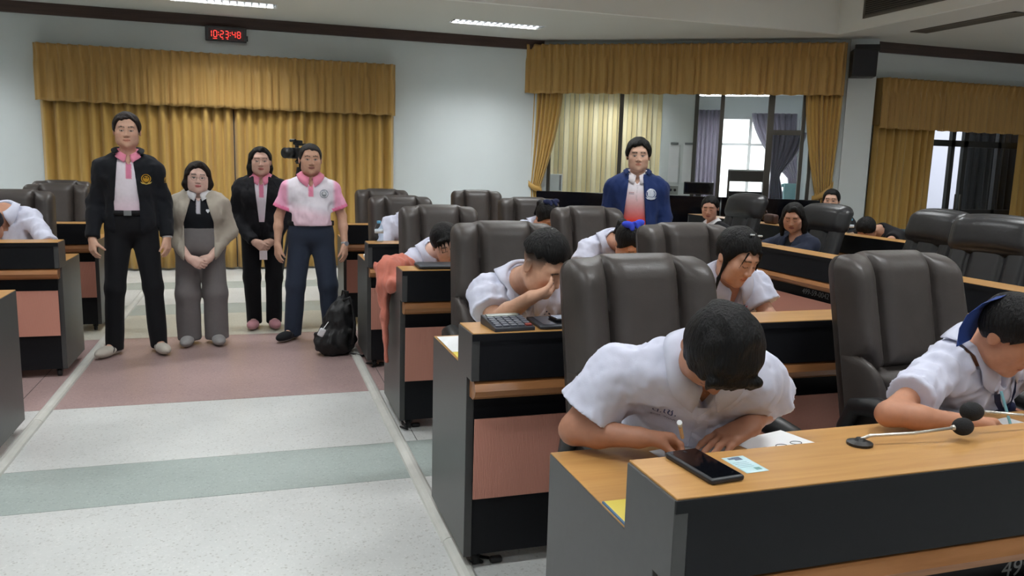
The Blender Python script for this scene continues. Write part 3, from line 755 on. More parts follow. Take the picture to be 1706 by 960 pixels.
# ------------------------------------------------------------------ black wing chairs with rolled headrest (face -X when rz = -90)
def make_wing_chair():
    t = thing('headrest_chair', 'x', 'chair', group='black headrest chairs of the side wing')
    g = math.radians(17)
    def lean(Q):
        Q = np.array(Q); y, z = Q[:, 1].copy(), Q[:, 2].copy(); return np.stack([Q[:, 0], y*math.cos(g)+z*math.sin(g), -y*math.sin(g)+z*math.cos(g)], 1)
    # lower back in three upholstered strips
    for x0, w in ((-.185, .13), (0, .22), (.185, .13)):
        link('back_strip', rbox_mesh('back_strip', w+.008, .11, .70, .045, 12, .012, lambda Q: lean(Q+np.array([0, 0, .35]))), M_LEB, t, (x0, .03, .44))
    def roll(Q):
        Q = np.array(Q); u = Q[:, 0]/.28; z = Q[:, 2]
        Q[:, 1] += -.03*(1-u*u)*.4+np.where(z > .05, (z-.05)*.35, 0)
        Q[:, 2] += .012*(1-u*u)
        return lean(Q+np.array([0, -.01, .715]))
    link('headrest', rbox_mesh('headrest', .56, .16, .28, .078, 14, .012, roll), M_LEB, t, (0, .03, .44))
    link('seat', rbox_mesh('seat', .52, .50, .11, .05, 10, .02), M_LEB, t, (0, -.2, .44))
    for s in (-1, 1):
        MB().tube([(s*.30, .06, .48), (s*.31, .04, .64), (s*.31, -.08, .68), (s*.31, -.32, .66), (s*.305, -.38, .58), (s*.28, -.3, .42)], [.02, .026, .032, .03, .024, .02], 10).obj('armrest', M_CHB, t, True)
    MB().lathe([(.03, .08), (.03, .24), (.022, .24), (.022, .385), (.12, .39), (.12, .405)], 16, (0, -.12, 0)).obj('gas_lift', M_CHB, t)
    for k in range(5):
        a = 2*PI*k/5+.3; c, s = math.cos(a), math.sin(a)
        leg = MB().tube([(.02*c, -.12+.02*s, .10), (.30*c, -.12+.30*s, .065)], [.026, .018], 8).obj('base_leg', M_CHB, t)
        MB().tube([(.30*c-.02*s, -.12+.30*s+.02*c, .03), (.30*c+.02*s, -.12+.30*s-.02*c, .03)], .03, 12).obj('caster', M_RUB, leg)
    return t
_wc = make_wing_chair()
WC = [((4.87, 7.60), -84, 'black headrest chair of the woman in the black jacket'), ((4.87, 6.30), -84, 'black headrest chair of the navy-jacketed woman'),
      ((4.72, 4.88), -96, 'empty black headrest chair turned edge-on before the glazed doors'), ((4.58, 4.16), -74, 'empty black headrest chair beside the edge-on one')]
for i, ((x, y), a, lb) in enumerate(WC):
    o = _wc if i == 0 else copy_tree(_wc)
    o.location = (x, y, 0); o.rotation_euler = (0, 0, math.radians(a)); o['label'] = lb
    if i == 1: o.scale = (1, 1, .97)         # gas lift set lower

# low visitor chairs of the rear wing
M_VIS = mat('dark_teal_cloth', rgb(44, 56, 58), .8, noise=.08, nscale=60)
def visitor_chair(label, x, y, rz):
    t = thing('visitor_chair', label, 'chair', (x, y, 0), rz, 'low visitor chairs of the rear wing')
    link('seat', rbox_mesh('seat', .46, .45, .07, .03, 8, .01), M_VIS, t, (0, -.2, .45))
    link('backrest', rbox_mesh('backrest', .44, .05, .36, .022, 10, .008), M_VIS, t, (0, .06, .76), (-.12, 0, 0))
    for sx in (-1, 1):
        MB().tube([(sx*.2, .04, .42), (sx*.2, .05, .62), (sx*.2, .07, .86)], .011, 8).obj('back_post', M_CHB, t)
        for yy in (-.38, .02): MB().tube([(sx*.2, yy, .43), (sx*.215, yy+(.03 if yy > -.1 else -.02), .0)], .012, 8).obj('leg', M_CHB, t)
visitor_chair('low dark chair of the sleeping person', 6.55, 6.86, -1.5)
visitor_chair('low dark chair of the woman half hidden behind the headrest chair', 6.5, 7.62, -1.45)
# ------------------------------------------------------------------ people: signed-distance bodies meshed with surface nets
F32 = np.float32
def nv(v): v = np.asarray(v, float); return v/np.linalg.norm(v)
def A3(*v): return np.array(v, float)
def smin(a, b, k):
    if k <= 0: return np.minimum(a, b)
    h = np.maximum(k-np.abs(a-b), 0)/k
    return np.minimum(a, b)-h*h*k*.25
class S:
    """list of primitives; every one has a bounding sphere for culling"""
    def __init__(s): s.it = []
    def cap(s, a, b, ra, rb, k=.02, flat=None):
        a = np.asarray(a, float); b = np.asarray(b, float); ab = b-a; L2 = max(ab@ab, 1e-9)
        def f(P):
            Q = P-a.astype(F32)
            if flat is not None:
                n, sc = flat; n = np.asarray(n, F32); Q = Q+np.outer(Q@n, n)*(sc-1)
            t = np.clip(Q@ab.astype(F32)/F32(L2), 0, 1)
            R = Q-t[:, None]*ab.astype(F32); return np.sqrt(np.einsum('ij,ij->i', R, R))-(F32(ra)+F32(rb-ra)*t)
        s.it.append((f, (a+b)/2, math.sqrt(L2)/2+max(ra, rb), k, 0)); return s
    def ell(s, c, ax, r, k=.02):
        c = np.asarray(c, float); ax = np.asarray(ax, F32); r = np.asarray(r, F32)
        def f(P):
            q = (P-c.astype(F32))@ax.T
            q = q/r; k0 = np.sqrt(np.einsum('ij,ij->i', q, q)); q = q/r; k1 = np.sqrt(np.einsum('ij,ij->i', q, q))
            return k0*(k0-1)/np.maximum(k1, F32(1e-6))
        s.it.append((f, c, float(max(r)), k, 0)); return s
    def sub(s, c, r, k=.02):
        c = np.asarray(c, float)
        def f(P): R = P-c.astype(F32); return np.sqrt(np.einsum('ij,ij->i', R, R))-F32(r)
        s.it.append((f, c, r, k, 1)); return s
    def grp(s, other, k):
        c = np.mean([i[1] for i in other.it], 0); R = max(np.linalg.norm(i[1]-c)+i[2] for i in other.it)
        s.it.append((other, c, R, k, 0)); return s
    def __call__(s, P):
        PT = P.T; lo = np.array([c.min() for c in PT]); hi = np.array([c.max() for c in PT]); d = None
        for f, c, R, k, m in s.it:
            q = np.maximum(np.maximum(lo-c, c-hi), 0)
            if q@q > (R+.06+k)**2: continue
            v = f(P)
            if m == 0: d = v if d is None else smin(d, v, k)
            elif d is not None: d = -smin(-d, v, k)
        return d if d is not None else np.full(len(P), .3, F32)
    def bounds(s, pad=.03):
        lo = np.min([i[1]-i[2] for i in s.it if i[4] == 0], 0)-pad; hi = np.max([i[1]+i[2] for i in s.it if i[4] == 0], 0)+pad
        return lo, hi

def surfnet(f, lo, hi, h):
    """narrow-band surface nets; returns vertices, quads"""
    lo = np.asarray(lo, float); hi = np.asarray(hi, float); B = 8
    nb = np.maximum(1, np.ceil((hi-lo)/(h*B)).astype(int)); n = nb*B+1
    g = np.stack(np.meshgrid(*[np.arange(k) for k in nb], indexing='ij'), -1).reshape(-1, 3)
    cen = (lo+(g+.5)*B*h).astype(F32)
    dc = np.concatenate([f(cen[i:i+256]) for i in range(0, len(cen), 256)])
    V = np.ones(n, F32)
    for (i, j, k), d in zip(g[dc < 0], dc[dc < 0]): V[i*B:i*B+B+1, j*B:j*B+B+1, k*B:k*B+B+1] = -1
    keep = g[np.abs(dc) < B*h*1.25+.012]
    if len(keep) == 0: return np.zeros((0, 3)), np.zeros((0, 4), int)
    o = np.stack(np.meshgrid(*[np.arange(B+1)]*3, indexing='ij'), -1).reshape(-1, 3)
    C = 14
    for i in range(0, len(keep), C):
        I = (keep[i:i+C, None]*B+o[None]).reshape(-1, 3)
        V[I[:, 0], I[:, 1], I[:, 2]] = f((lo+I*h).astype(F32))
    ins = V < 0
    cnt = np.zeros(n-1, np.int8)
    for a in (0, 1):
        for b in (0, 1):
            for c in (0, 1): cnt += ins[a:n[0]-1+a, b:n[1]-1+b, c:n[2]-1+c]
    act = np.argwhere((cnt > 0) & (cnt < 8))
    if len(act) == 0: return np.zeros((0, 3)), np.zeros((0, 4), int)
    idx = np.full(n-1, -1, np.int64); idx[act[:, 0], act[:, 1], act[:, 2]] = np.arange(len(act))
    acc = np.zeros((len(act), 3)); num = np.zeros(len(act))
    cor = [(a, b, c) for a in (0, 1) for b in (0, 1) for c in (0, 1)]
    val = {q: V[act[:, 0]+q[0], act[:, 1]+q[1], act[:, 2]+q[2]] for q in cor}
    for q in cor:
        for ax in range(3):
            if q[ax]: continue
            w = list(q); w[ax] = 1; w = tuple(w)
            a, b = val[q], val[w]; m = (a < 0) != (b < 0)
            t = np.where(m, a/np.where(m, a-b, 1), 0)
            p = np.tile(np.array(q, float), (len(act), 1)); p[:, ax] = t
            acc += p*m[:, None]; num += m
    verts = lo+(act+acc/num[:, None])*h
    Q = []
    for ax in range(3):
        u, v = (ax+1) % 3, (ax+2) % 3
        sl0 = [slice(None)]*3; sl1 = [slice(None)]*3; sl0[ax] = slice(0, -1); sl1[ax] = slice(1, None)
        m = ins[tuple(sl0)] != ins[tuple(sl1)]
        e = np.argwhere(m); e = e[(e[:, u] > 0) & (e[:, v] > 0) & (e[:, u] < n[u]-1) & (e[:, v] < n[v]-1)]
        if len(e) == 0: continue
        flip = ins[e[:, 0], e[:, 1], e[:, 2]]
        def cell(du, dv):
            c = e.copy(); c[:, u] += du; c[:, v] += dv; return idx[c[:, 0], c[:, 1], c[:, 2]]
        q = np.stack([cell(-1, -1), cell(0, -1), cell(0, 0), cell(-1, 0)], 1)
        q = np.where(flip[:, None], q, q[:, ::-1]); Q.append(q[(q >= 0).all(1)])
    return verts, np.concatenate(Q) if Q else np.zeros((0, 4), int)

def wrinkle(seed, amp, freq=30.0, n=7, st=(1, 1, .55)):
    r = np.random.RandomState(seed); K = r.normal(size=(n, 3)); K /= np.linalg.norm(K, axis=1)[:, None]; K *= (freq*r.uniform(.6, 1.7, n))[:, None]; K *= np.array(st)
    ph = r.uniform(0, 6.28, n); K2 = r.normal(size=(3, 3))*freq*.35; p2 = r.uniform(0, 6.28, 3)
    K = K.astype(F32); K2 = K2.astype(F32)
    def f(P):
        w = np.sin(P@K2.T+p2.astype(F32)).sum(1)*.8
        v = 0
        for k, p in zip(K, ph): v = v+np.sin(P@k+F32(p)+w)
        return (amp*v/n*1.6).astype(F32)
    return f

# ---- face, in head-local metres: x = person's left, y = forward, z = up
def head_sdf(Hc, ax, sc=1.0, fem=0.0, wide=1.0):
    s = S(); ax = np.asarray(ax, float)
    def W(x, y, z): return Hc+(x*ax[0]+y*ax[1]+z*ax[2])*sc
    e = lambda c, r, k: s.ell(W(*c), ax, np.array(r)*sc, k*sc)
    e((0, -.012, .03), (.0745*wide, .094, .088), .0)
    e((0, .018, -.035), (.0615*wide, .073, .086), .03)
    e((0, .034, -.078), ((.050-.004*fem)*wide, .050, .043), .03)
    e((0, .072, -.104), (.020, .018, .017), .025)
    for q in (-1, 1):
        e((q*.040*wide, .055, -.024), (.028, .026, .028), .03)
        e((q*.048*wide, .030, -.070), (.018, .03, .03), .03)
    s.cap(W(-.04, .074, .030), W(.04, .074, .030), .013*sc, .013*sc, .025*sc)
    for q in (-1, 1):
        s.sub(W(q*.031, .106, .001), .0135*sc, .018*sc)
    for q in (-1, 1): e((q*.031, .0775, -.001), (.0150, .0125, .0105), .004)
    s.cap(W(0, .086, .012), W(0, .103, -.032), .0065*sc, .0105*sc, .012*sc)
    for q in (-1, 1): e((q*.0125, .094, -.037), (.0085, .010, .0075), .008)
    e((0, .0865, -.0615), (.023, .0105, .0058), .006); e((0, .0855, -.0705), (.019, .0105, .0062), .006)
    for q in (-1, 1):
        t = S(); t.ell(W(q*.0775*wide, -.012, -.008), np.array([nv(ax[0]+q*.0*ax[1]), nv(ax[1]-ax[0]*q*.35), ax[2]]), np.array((.0075, .019, .031))*sc, 0)
        s.grp(t, .006*sc)
    return s, W

def face_color(L, skin, lip, eyes='open', brow=1.0, fade=None, hair=(.012, .011, .011), smile=0.0):
    x, y, z = L[:, 0], L[:, 1], L[:, 2]; ax_ = np.abs(x); c = np.tile(np.array(skin, float), (len(L), 1))
    def mix(m, col):
        m = np.clip(m, 0, 1)[:, None]; c[:] = c*(1-m)+np.array(col)*m
    f = y > .03
    # warm cheeks, slight
    mix(f*.25*np.exp(-(((ax_-.04)/.02)**2+((z+.025)/.02)**2)), (skin[0]*1.05, skin[1]*.85, skin[2]*.82))
    zb = .024+.004*np.cos((ax_-.032)/.02*1.2)
    mix(brow*f*.9*(np.abs(z-zb) < .0042)*(ax_ > .013)*(ax_ < .051), (hair[0]*2+.01, hair[1]*2+.008, hair[2]*2+.006))
    ex, ez = ax_-.031, z+.001
    if eyes == 'open':
        r = (ex/.0145)**2+(ez/.0048)**2
        mix(f*(r < 1)*.85, (.42, .38, .36)); mix(f*(((ex/.0066)**2+(ez/.0052)**2) < 1), (.02, .013, .01))
        mix(f*(np.abs(ez-.0058*np.sqrt(np.clip(1-(ex/.0155)**2, 0, 1))-.0008) < .0017)*(np.abs(ex) < .0155), (.03, .02, .018))
    elif eyes == 'down':
        mix(f*(np.abs(ez+.0045*np.sqrt(np.clip(1-(ex/.0165)**2, 0, 1))) < .0019)*(np.abs(ex) < .0165)*.95, (.025, .018, .015))
    zz = z+.066-smile*np.clip(ax_-.005, 0, 1)**1*.25
    lw = .0235+.003*smile
    mix(f*(y > .07)*(np.abs(zz) < .0105*np.sqrt(np.clip(1-(ax_/lw)**2, 0, 1)))*.85, lip)
    mix(f*(np.abs(zz) < .0013)*(ax_ < lw)*.8, (lip[0]*.28, lip[1]*.22, lip[2]*.22))
    mix(f*(((ax_-.0085)/.0042)**2+((z+.0425)/.0022)**2 < 1)*.55, (skin[0]*.25, skin[1]*.2, skin[2]*.2))
    if fade is not None:
        mix(fade(L), hair)
    return c

# ---- hand: wr wrist, d towards the fingers, pn palm normal, th thumb-side unit vector
def hand_sdf(s, wr, d, pn, th, curl=(.35, .45, .35), sc=1.0, spread=.10, thumb=(.55, .45, .35), lens=(.068, .078, .072, .056)):
    d = nv(d); pn = nv(np.asarray(pn, float)-d*np.dot(pn, d)); th = nv(np.asarray(th, float)-d*np.dot(th, d)-pn*np.dot(th, pn))
    g = S()
    for i in range(4):
        o = (.030, .010, -.011, -.030)[i]; g.cap(wr+d*.012*sc+th*o*.55*sc, wr+d*(.086-.004*(i == 0)-.010*(i == 3))*sc+th*o*sc, .0150*sc, .0125*sc, .022*sc)
    g.cap(wr+d*.02*sc+th*.022*sc+pn*.006*sc, wr+d*.05*sc+th*.034*sc+pn*.010*sc, .016*sc, .014*sc, .016*sc)
    def finger(p, dr, ax_pn, ls, rs, angs, k):
        f = S(); q = p.copy(); dd = dr.copy(); side = np.cross(dd, ax_pn)
        ang = 0
        for L_, (ra, rb), a in zip(ls, rs, angs):
            ang += a; v = dd*math.cos(ang)+ax_pn*math.sin(ang)
            e = q+v*L_; f.cap(q, e, ra, rb, .004*sc); q = e
        return f, q
    tips = []
    for i in range(4):
        o = (.030, .010, -.011, -.030)[i]
        base = wr+d*(.084-.004*(i == 0)-.010*(i == 3))*sc+th*o*sc
        dr = nv(d+th*spread*(1.5-i)*.7); an = nv(pn-dr*np.dot(pn, dr))
        L_ = lens[i]*sc; cu = curl[i] if isinstance(curl[0], (tuple, list)) else curl
        f, tip = finger(base, dr, an, (L_*.45, L_*.31, L_*.24), ((.0098*sc, .0088*sc), (.0088*sc, .0078*sc), (.0078*sc, .0062*sc)), cu, .004)
        g.grp(f, .007*sc); tips.append(tip)
    base = wr+d*.030*sc+th*.030*sc+pn*.006*sc
    a, b, c = thumb
    dr = nv(d*math.cos(a)+th*math.sin(a)+pn*b); an = nv(pn+(-th)*.7-dr*np.dot(pn-th*.7, dr))
    f, tip = finger(base, dr, an, (.036*sc, .030*sc, .022*sc), ((.0125*sc, .0108*sc), (.0105*sc, .0095*sc), (.0092*sc, .0072*sc)), (0, c, c), .004)
    g.grp(f, .010*sc); tips.append(tip)
    s.grp(g, .018*sc)
    return tips

def build_mesh(name, pieces, m, parent, colfn=None):
    """pieces: list of (V, Q); joined into one mesh object in world coordinates"""
    Vs = []; Qs = []; n = 0
    for V, Q in pieces:
        if len(Q) == 0: continue
        Vs.append(V); Qs.append(Q+n); n += len(V)
    V = np.concatenate(Vs); Q = np.concatenate(Qs)
    used, inv = np.unique(Q, return_inverse=True); V = V[used]; Q = inv.reshape(-1, 4)
    cols = colfn(V) if colfn else None
    base = np.array(parent.matrix_basis.translation) if parent is not None else np.zeros(3)
    me = mesh(name, V-base, Q, True, cols)
    o = link(name, me, m, parent)
    o['_w'] = 0; del o['_w']
    BVH_SRC[o.name] = (V, Q)
    return o
BVH_SRC = {}

SKIN_M = mat('skin', (.5, .3, .2, 1), .5, attr=True, noise=.05, nscale=60, bump=.03, bscale=500, spec=.35)
CLOTH_M = mat('cloth', (.5, .5, .5, 1), .8, attr=True, spec=.2, noise=.03, nscale=40, bump=.06, bscale=260, sheen=.05)
def hair_mat(name, c):
    m = mat(name, c, .5, spec=.22, bump=.9, bscale=38, bstretch=(3.5, 3.5, .6)); return m
HAIR_M = hair_mat('black_hair', (.006, .0056, .006, 1)); HAIR_B = hair_mat('dark_brown_hair', (.016, .010, .008, 1))
HAIR_G = hair_mat('greying_hair', (.022, .020, .020, 1))

class Fig:
    """frame helper: o foot point, a facing angle (0 = towards -Y, + turns to +X); local x = person's left, y = forward"""
    def __init__(s, o, a): s.o = np.array([o[0], o[1], 0.0]); a = math.radians(a); s.f = A3(math.sin(a), -math.cos(a), 0); s.l = A3(math.cos(a), math.sin(a), 0)
    def __call__(s, x, y, z): return s.o+s.l*x+s.f*y+A3(0, 0, z)

def head_axes(f, up=(0, 0, 1), roll=0.0):
    """rows: person's left, forward, up"""
    f = nv(f); up = np.asarray(up, float); u = nv(up-f*np.dot(up, f)); l = np.cross(f, u)
    l = l*math.cos(roll)+u*math.sin(roll); u = np.cross(l, f)
    return np.array([l, f, u])
def facing(a, pitch=0.0, roll=0.0):
    a = math.radians(a); p = math.radians(pitch)
    return head_axes((math.sin(a)*math.cos(p), -math.cos(a)*math.cos(p), math.sin(p)), (0, 0, 1) if abs(pitch) < 80 else (math.sin(a), -math.cos(a), 0), math.radians(roll))

def torso_prims(s, J, w=1.0, d=1.0, inf=0.0, bust=0.0, belly=0.0, arms=False, low=True, ease=1.0):
    pel, neck, shL, shR = J['pel'], J['neck'], J['shL'], J['shR']
    up = nv(neck-pel); sx = nv(shL-shR); fy = nv(np.cross(up, sx)); sx = np.cross(fy, up); ax = np.array([sx, fy, up])
    # forward is chosen towards J['fwd']
    if np.dot(fy, J['fwd']) < 0: fy = -fy; ax = np.array([sx, fy, up])
    J['ax'] = ax; H = np.linalg.norm(neck-pel); sc = H/.47
    i = inf
    if low: s.ell(pel+up*.0, ax, (.160*w+i, .112*d+i, .13*sc+i), 0)
    s.ell(pel+up*.17*sc, ax, (.145*w*ease+i, .100*d*ease+i, .16*sc+i), .08)
    s.ell(pel+up*.31*sc, ax, (.160*w+i, .108*d+i, .155*sc+i), .07)
    s.cap(shR+up*(-.012)+sx*.01, shL+up*(-.012)-sx*.01, .058+i, .058+i, .07, (fy, 1.0))
    s.cap(neck-up*.0+fy*.0, (shL+neck)/2-up*.01, .05+i*.7, .05+i*.7, .05); s.cap(neck, (shR+neck)/2-up*.01, .05+i*.7, .05+i*.7, .05)
    if bust:
        for q in (-1, 1): s.ell(pel+up*.285*sc+sx*q*.075*w+fy*.085*d, ax, np.array((.068, .052, .07))*bust+i, .04)
    if belly: s.ell(pel+up*.13*sc+fy*.05, ax, np.array((.135*w, .10*d, .13))*belly+i, .06)
    return ax
def limb(s, a, b, ra, rb, k=.03): s.cap(a, b, ra, rb, k)

def skin_body(J, p):
    """the whole body as one distance field; returns (field, head-local transform, boxes to mesh finely)"""
    s = S(); w, d, am = p.get('w', 1.0), p.get('d', 1.0), p.get('arm', 1.0)
    torso_prims(s, J, w*.97, d*.95, -.004, p.get('bust', 0)*.9, p.get('belly', 0)*.9)
    for q in 'LR':
        limb(s, J['sh'+q], J['el'+q], .047*am, .039*am, .04)
        mid = J['el'+q]*.62+J['wr'+q]*.38
        limb(s, J['el'+q], mid, .039*am, .040*am, .02); limb(s, mid, J['wr'+q], .038*am, .0255*am, .02)
        limb(s, J['hip'+q], J['kn'+q], .082*w, .056*w, .04); limb(s, J['kn'+q], J['an'+q], .054*w, .036*w, .03)
        limb(s, J['an'+q], J['an'+q]+J['toe'+q]*.14+A3(0, 0, -.05), .036, .028, .03)
    hs, W = head_sdf(J['head'], J['hax'], p.get('hs', 1.0), p.get('fem', 0), p.get('wide', 1.09))
    hax = J['hax']
    s.grp(hs, .02)
    nr = p.get('nr', .053)
    s.cap(W(0, -.022, -.065), J['neck'], nr, nr*1.08, .03)
    tips = {}
    for q in 'LR':
        hd = J['hand'+q]; tips[q] = hand_sdf(s, J['wr'+q], **hd)
    return s, W, tips

def press(J, d, P, off):
    """soft bodies flatten against the seat and desk they press on"""
    for lo, hi in J.get('solids', ()):
        c = ((lo+hi)/2).astype(F32); h = ((hi-lo)/2).astype(F32); q = np.abs(P-c)-h
        o = np.maximum(q, 0); sd = np.sqrt(np.einsum('ij,ij->i', o, o))+np.minimum(q.max(1), 0); d = np.maximum(d, F32(off)-sd)
    return d
def inbox(P, lo, hi): return ((P > lo) & (P < hi)).all(1)
def person(name, label, J, p):
    """J joints, p looks; builds body + hair + clothing"""
    root = thing(name, label, 'person', tuple(J['base']), 0)
    h1, h2, h3 = p.get('res', (.013, .005, .005))
    s0, W, tips = skin_body(J, p); J['tips'] = tips
    s = lambda P: press(J, s0(P), P, .003).astype(F32)
    hc = J['head']; R = .155*p.get('hs', 1.0)
    boxes = [(hc-R, hc+R, h2)]
    for q in 'LR':
        if q in p.get('skiphand', ''): continue
        c = J['wr'+q]+nv(J['hand'+q]['d'])*.075; boxes.append((c-.125, c+.125, h3))
    lo, hi = s0.bounds(.02)
    if p.get('cut'): lo[2] = max(lo[2], p['cut'])
    V, Q = surfnet(s, lo, hi, h1)
    cen = V[Q].mean(1); keep = np.ones(len(Q), bool)
    for a, b, _ in boxes: keep &= ~inbox(cen, a+h1*.6, b-h1*.6)
    pieces = [(V, Q[keep])]
    done = []
    for a, b, h in boxes:
        v, q = surfnet(s, a, b, h)
        if len(q) == 0: continue
        c = v[q].mean(1); k = np.ones(len(q), bool)
        for a2, b2 in done: k &= ~inbox(c, a2+h*.6, b2-h*.6)
        done.append((a, b)); pieces.append((v, q[k]))
    skin = np.array(p['skin'][:3]); ax = J['hax']; sc = p.get('hs', 1.0)
    def cf(V):
        L = (V-hc)@ax.T/sc; m = (np.abs(L) < (.11, .14, .14)).all(1) & (L[:, 2] > -.13)
        c = np.tile(skin, (len(V), 1)); c[m] = face_color(L[m], skin, p.get('lip', skin*np.array((.95, .62, .60))), p.get('eyes', 'open'), p.get('brow', 1.0), p.get('fade'), smile=p.get('smile', 0.0))
        # finger nails slightly paler
        for q in 'LR':
            for t in tips[q]:
                dd = ((V-t)**2).sum(1); mm = dd < .008**2; c[mm] = c[mm]*.8+np.array((.75, .55, .48))*.2
        return c
    build_mesh('body', pieces, SKIN_M, root, cf)
    # hair
    if p.get('hair'):
        hf, lo, hi = p['hair'](J, W, ax, sc)
        V, Q = surfnet(hf, lo, hi, p.get('hres', .005))
        build_mesh('hair', [(V, Q)], p.get('hairmat', HAIR_M), root)
    for g in p.get('clothes', []): g(root, J, p, W)
    return root

# ---- hair
def hair_cap(th=.012, front=.074, side=.002, nape=-.055, seed=1, amp=.003, freq=90, top=0.0, fringe=None, fdepth=.0, wide=1.1, ear=-.03, frontx=.6):
    def mk(J, W, ax, sc):
        axf = np.asarray(ax, F32); Hc = J['head'].astype(F32); nz = wrinkle(seed, amp, freq, 9)
        def f(P):
            L = (P-Hc)@axf.T/F32(sc)
            r = np.array((.0745*wide+th, .094+th, .088+th+top), F32); q = L-np.array((0, -.014, .031), F32)
            q = q/r; k0 = np.sqrt(np.einsum('ij,ij->i', q, q)); q = q/r; k1 = np.sqrt(np.einsum('ij,ij->i', q, q)); d = k0*(k0-1)/np.maximum(k1, 1e-6)
            y = L[:, 1]
            zc = np.interp(y, [-.11, -.07, -.045, -.012, .016, .034, .056, .075, .2], [nape, nape, nape*.75, ear+.022, side-.012, side+.018, front-.012, front, front]).astype(F32)
            zc = zc+(.006*np.sin(L[:, 0]*70+seed)+.004*np.sin(L[:, 0]*173+2*seed))*(y > .02)
            zc = zc+np.where(y > .03, frontx*np.maximum(np.abs(L[:, 0])-.045, 0)*(-1)+0, 0)
            if fringe is not None: zc = zc+fringe(L)
            d = -smin(-d, -(zc-L[:, 2]), .012)
            return (d*sc+nz(P)).astype(F32)
        R = .19*sc
        return f, J['head']-R, J['head']+R
    return mk
def hair_union(base, extra):
    """extra(J,W,ax,sc) -> S of extra locks"""
    def mk(J, W, ax, sc):
        f, lo, hi = base(J, W, ax, sc); e = extra(J, W, ax, sc); nz = wrinkle(5, .003, 80, 8, (1, 1, .25))
        l2, h2 = e.bounds(.02)
        g = lambda P: smin(f(P), e(P)+nz(P), .02)
        return g, np.minimum(lo, l2), np.maximum(hi, h2)
    return mk

# ---- garments
def cloth_mesh(name, root, f, lo, hi, h, colfn, m=None):
    V, Q = surfnet(f, lo, hi, h)
    return build_mesh(name, [(V, Q)], m or CLOTH_M, root, colfn)
def loc_torso(J):
    ax = J['ax']; o = J['neck']
    return lambda V: (np.asarray(V)-o)@ax.T          # x left, y forward, z up from the neck base
def solid(c): c = np.array(c[:3]); return lambda V: np.tile(c, (len(V), 1))

def top_garment(name, inf=.016, sleeve=.62, srad=(.066, .074), hem=-.10, res=None, col=None, wr=(.004, 26), neckr=.066, vneck=.05, seed=3, opening=None, long=False, lrad=(.056, .05, .042), side_open=None, cuff=0.0, yoke=None, m=None, ease=1.06):
    def g(root, J, p, W):
        s = S(); w, d = p.get('w', 1.0), p.get('d', 1.0); res_ = res or p.get('cres', .010)
        torso_prims(s, J, w, d, inf, p.get('bust', 0), p.get('belly', 0), ease=ease)
        ax = J['ax']; up = ax[2]; fy = ax[1]; sx = ax[0]
        sl = S()
        for q in 'LR':
            a, b, c = J['sh'+q], J['el'+q], J['wr'+q]
            if long:
                s.cap(a, b, lrad[0], lrad[1], .045); s.cap(b, b+(c-b)*(.97+cuff), lrad[1], lrad[2], .02)
            else:
                s.cap(a, a+(b-a)*sleeve, srad[0], srad[1], .045)
        n1 = wrinkle(seed, wr[0], wr[1], 8); n2 = wrinkle(seed+500, wr[0]*.32, wr[1]*2.3, 7); nz = lambda P: n1(P)+n2(P); nk = J['neck'].astype(F32); axf = ax.astype(F32); pel = J['pel'].astype(F32)
        nh = nv(J['head']-J['neck']); nW = W(0, -.02, -.06)
        H = np.linalg.norm(J['neck']-J['pel'])
        ends = []
        for q in 'LR':
            a, b, c = J['sh'+q], J['el'+q], J['wr'+q]
            if long: ends.append((b+(c-b)*(.97+cuff), nv(c-b), .09))
            else: ends.append((a+(b-a)*(sleeve+.02), nv(b-a), .13))
        def f(P):
            dd = s(P)+nz(P); L = (P-nk)@axf.T
            dd = np.maximum(dd, -(L[:, 2]+F32(H)-F32(hem)))            # hem plane across the pelvis axis
            for e, dr, rr in ends:                                       # flat sleeve ends
                v = P-e.astype(F32); t = v@dr.astype(F32); rad = np.sqrt(np.maximum(np.einsum('ij,ij->i', v, v)-t*t, 0))
                near = rad < rr
                dd = np.where(near & (t > -.05), np.maximum(dd, t), dd)
            # neck hole
            v = P-nk; t = v@nh.astype(F32); rad = np.sqrt(np.maximum(np.einsum('ij,ij->i', v, v)-t*t, 0))
            dd = np.maximum(dd, np.where(t > -.02, -(rad-neckr), -1))
            dd = np.where(rad < .10, np.maximum(dd, t-.035), dd)               # cut above the collar line
            if vneck:
                wv = np.clip((L[:, 2]+vneck)/vneck, 0, 1.4)*.045
                dv = np.maximum(np.maximum(np.abs(L[:, 0])-wv, -L[:, 1]+.02), -(L[:, 2]+vneck)); dd = np.maximum(dd, -dv)
            if opening is not None:
                ow = opening(L); do = np.maximum(np.abs(L[:, 0]-ow[1])-ow[0], -L[:, 1]+.01); dd = np.maximum(dd, -do)
            return press(J, dd, P, .0005).astype(F32)
        J.setdefault('cloth', []).append(s)
        lo, hi = s.bounds(.03)
        o = cloth_mesh(name, root, f, lo, hi, res_, (lambda V: col((V-J['neck'])@ax.T, V, J)) if col else None, m)
        return o
    return g
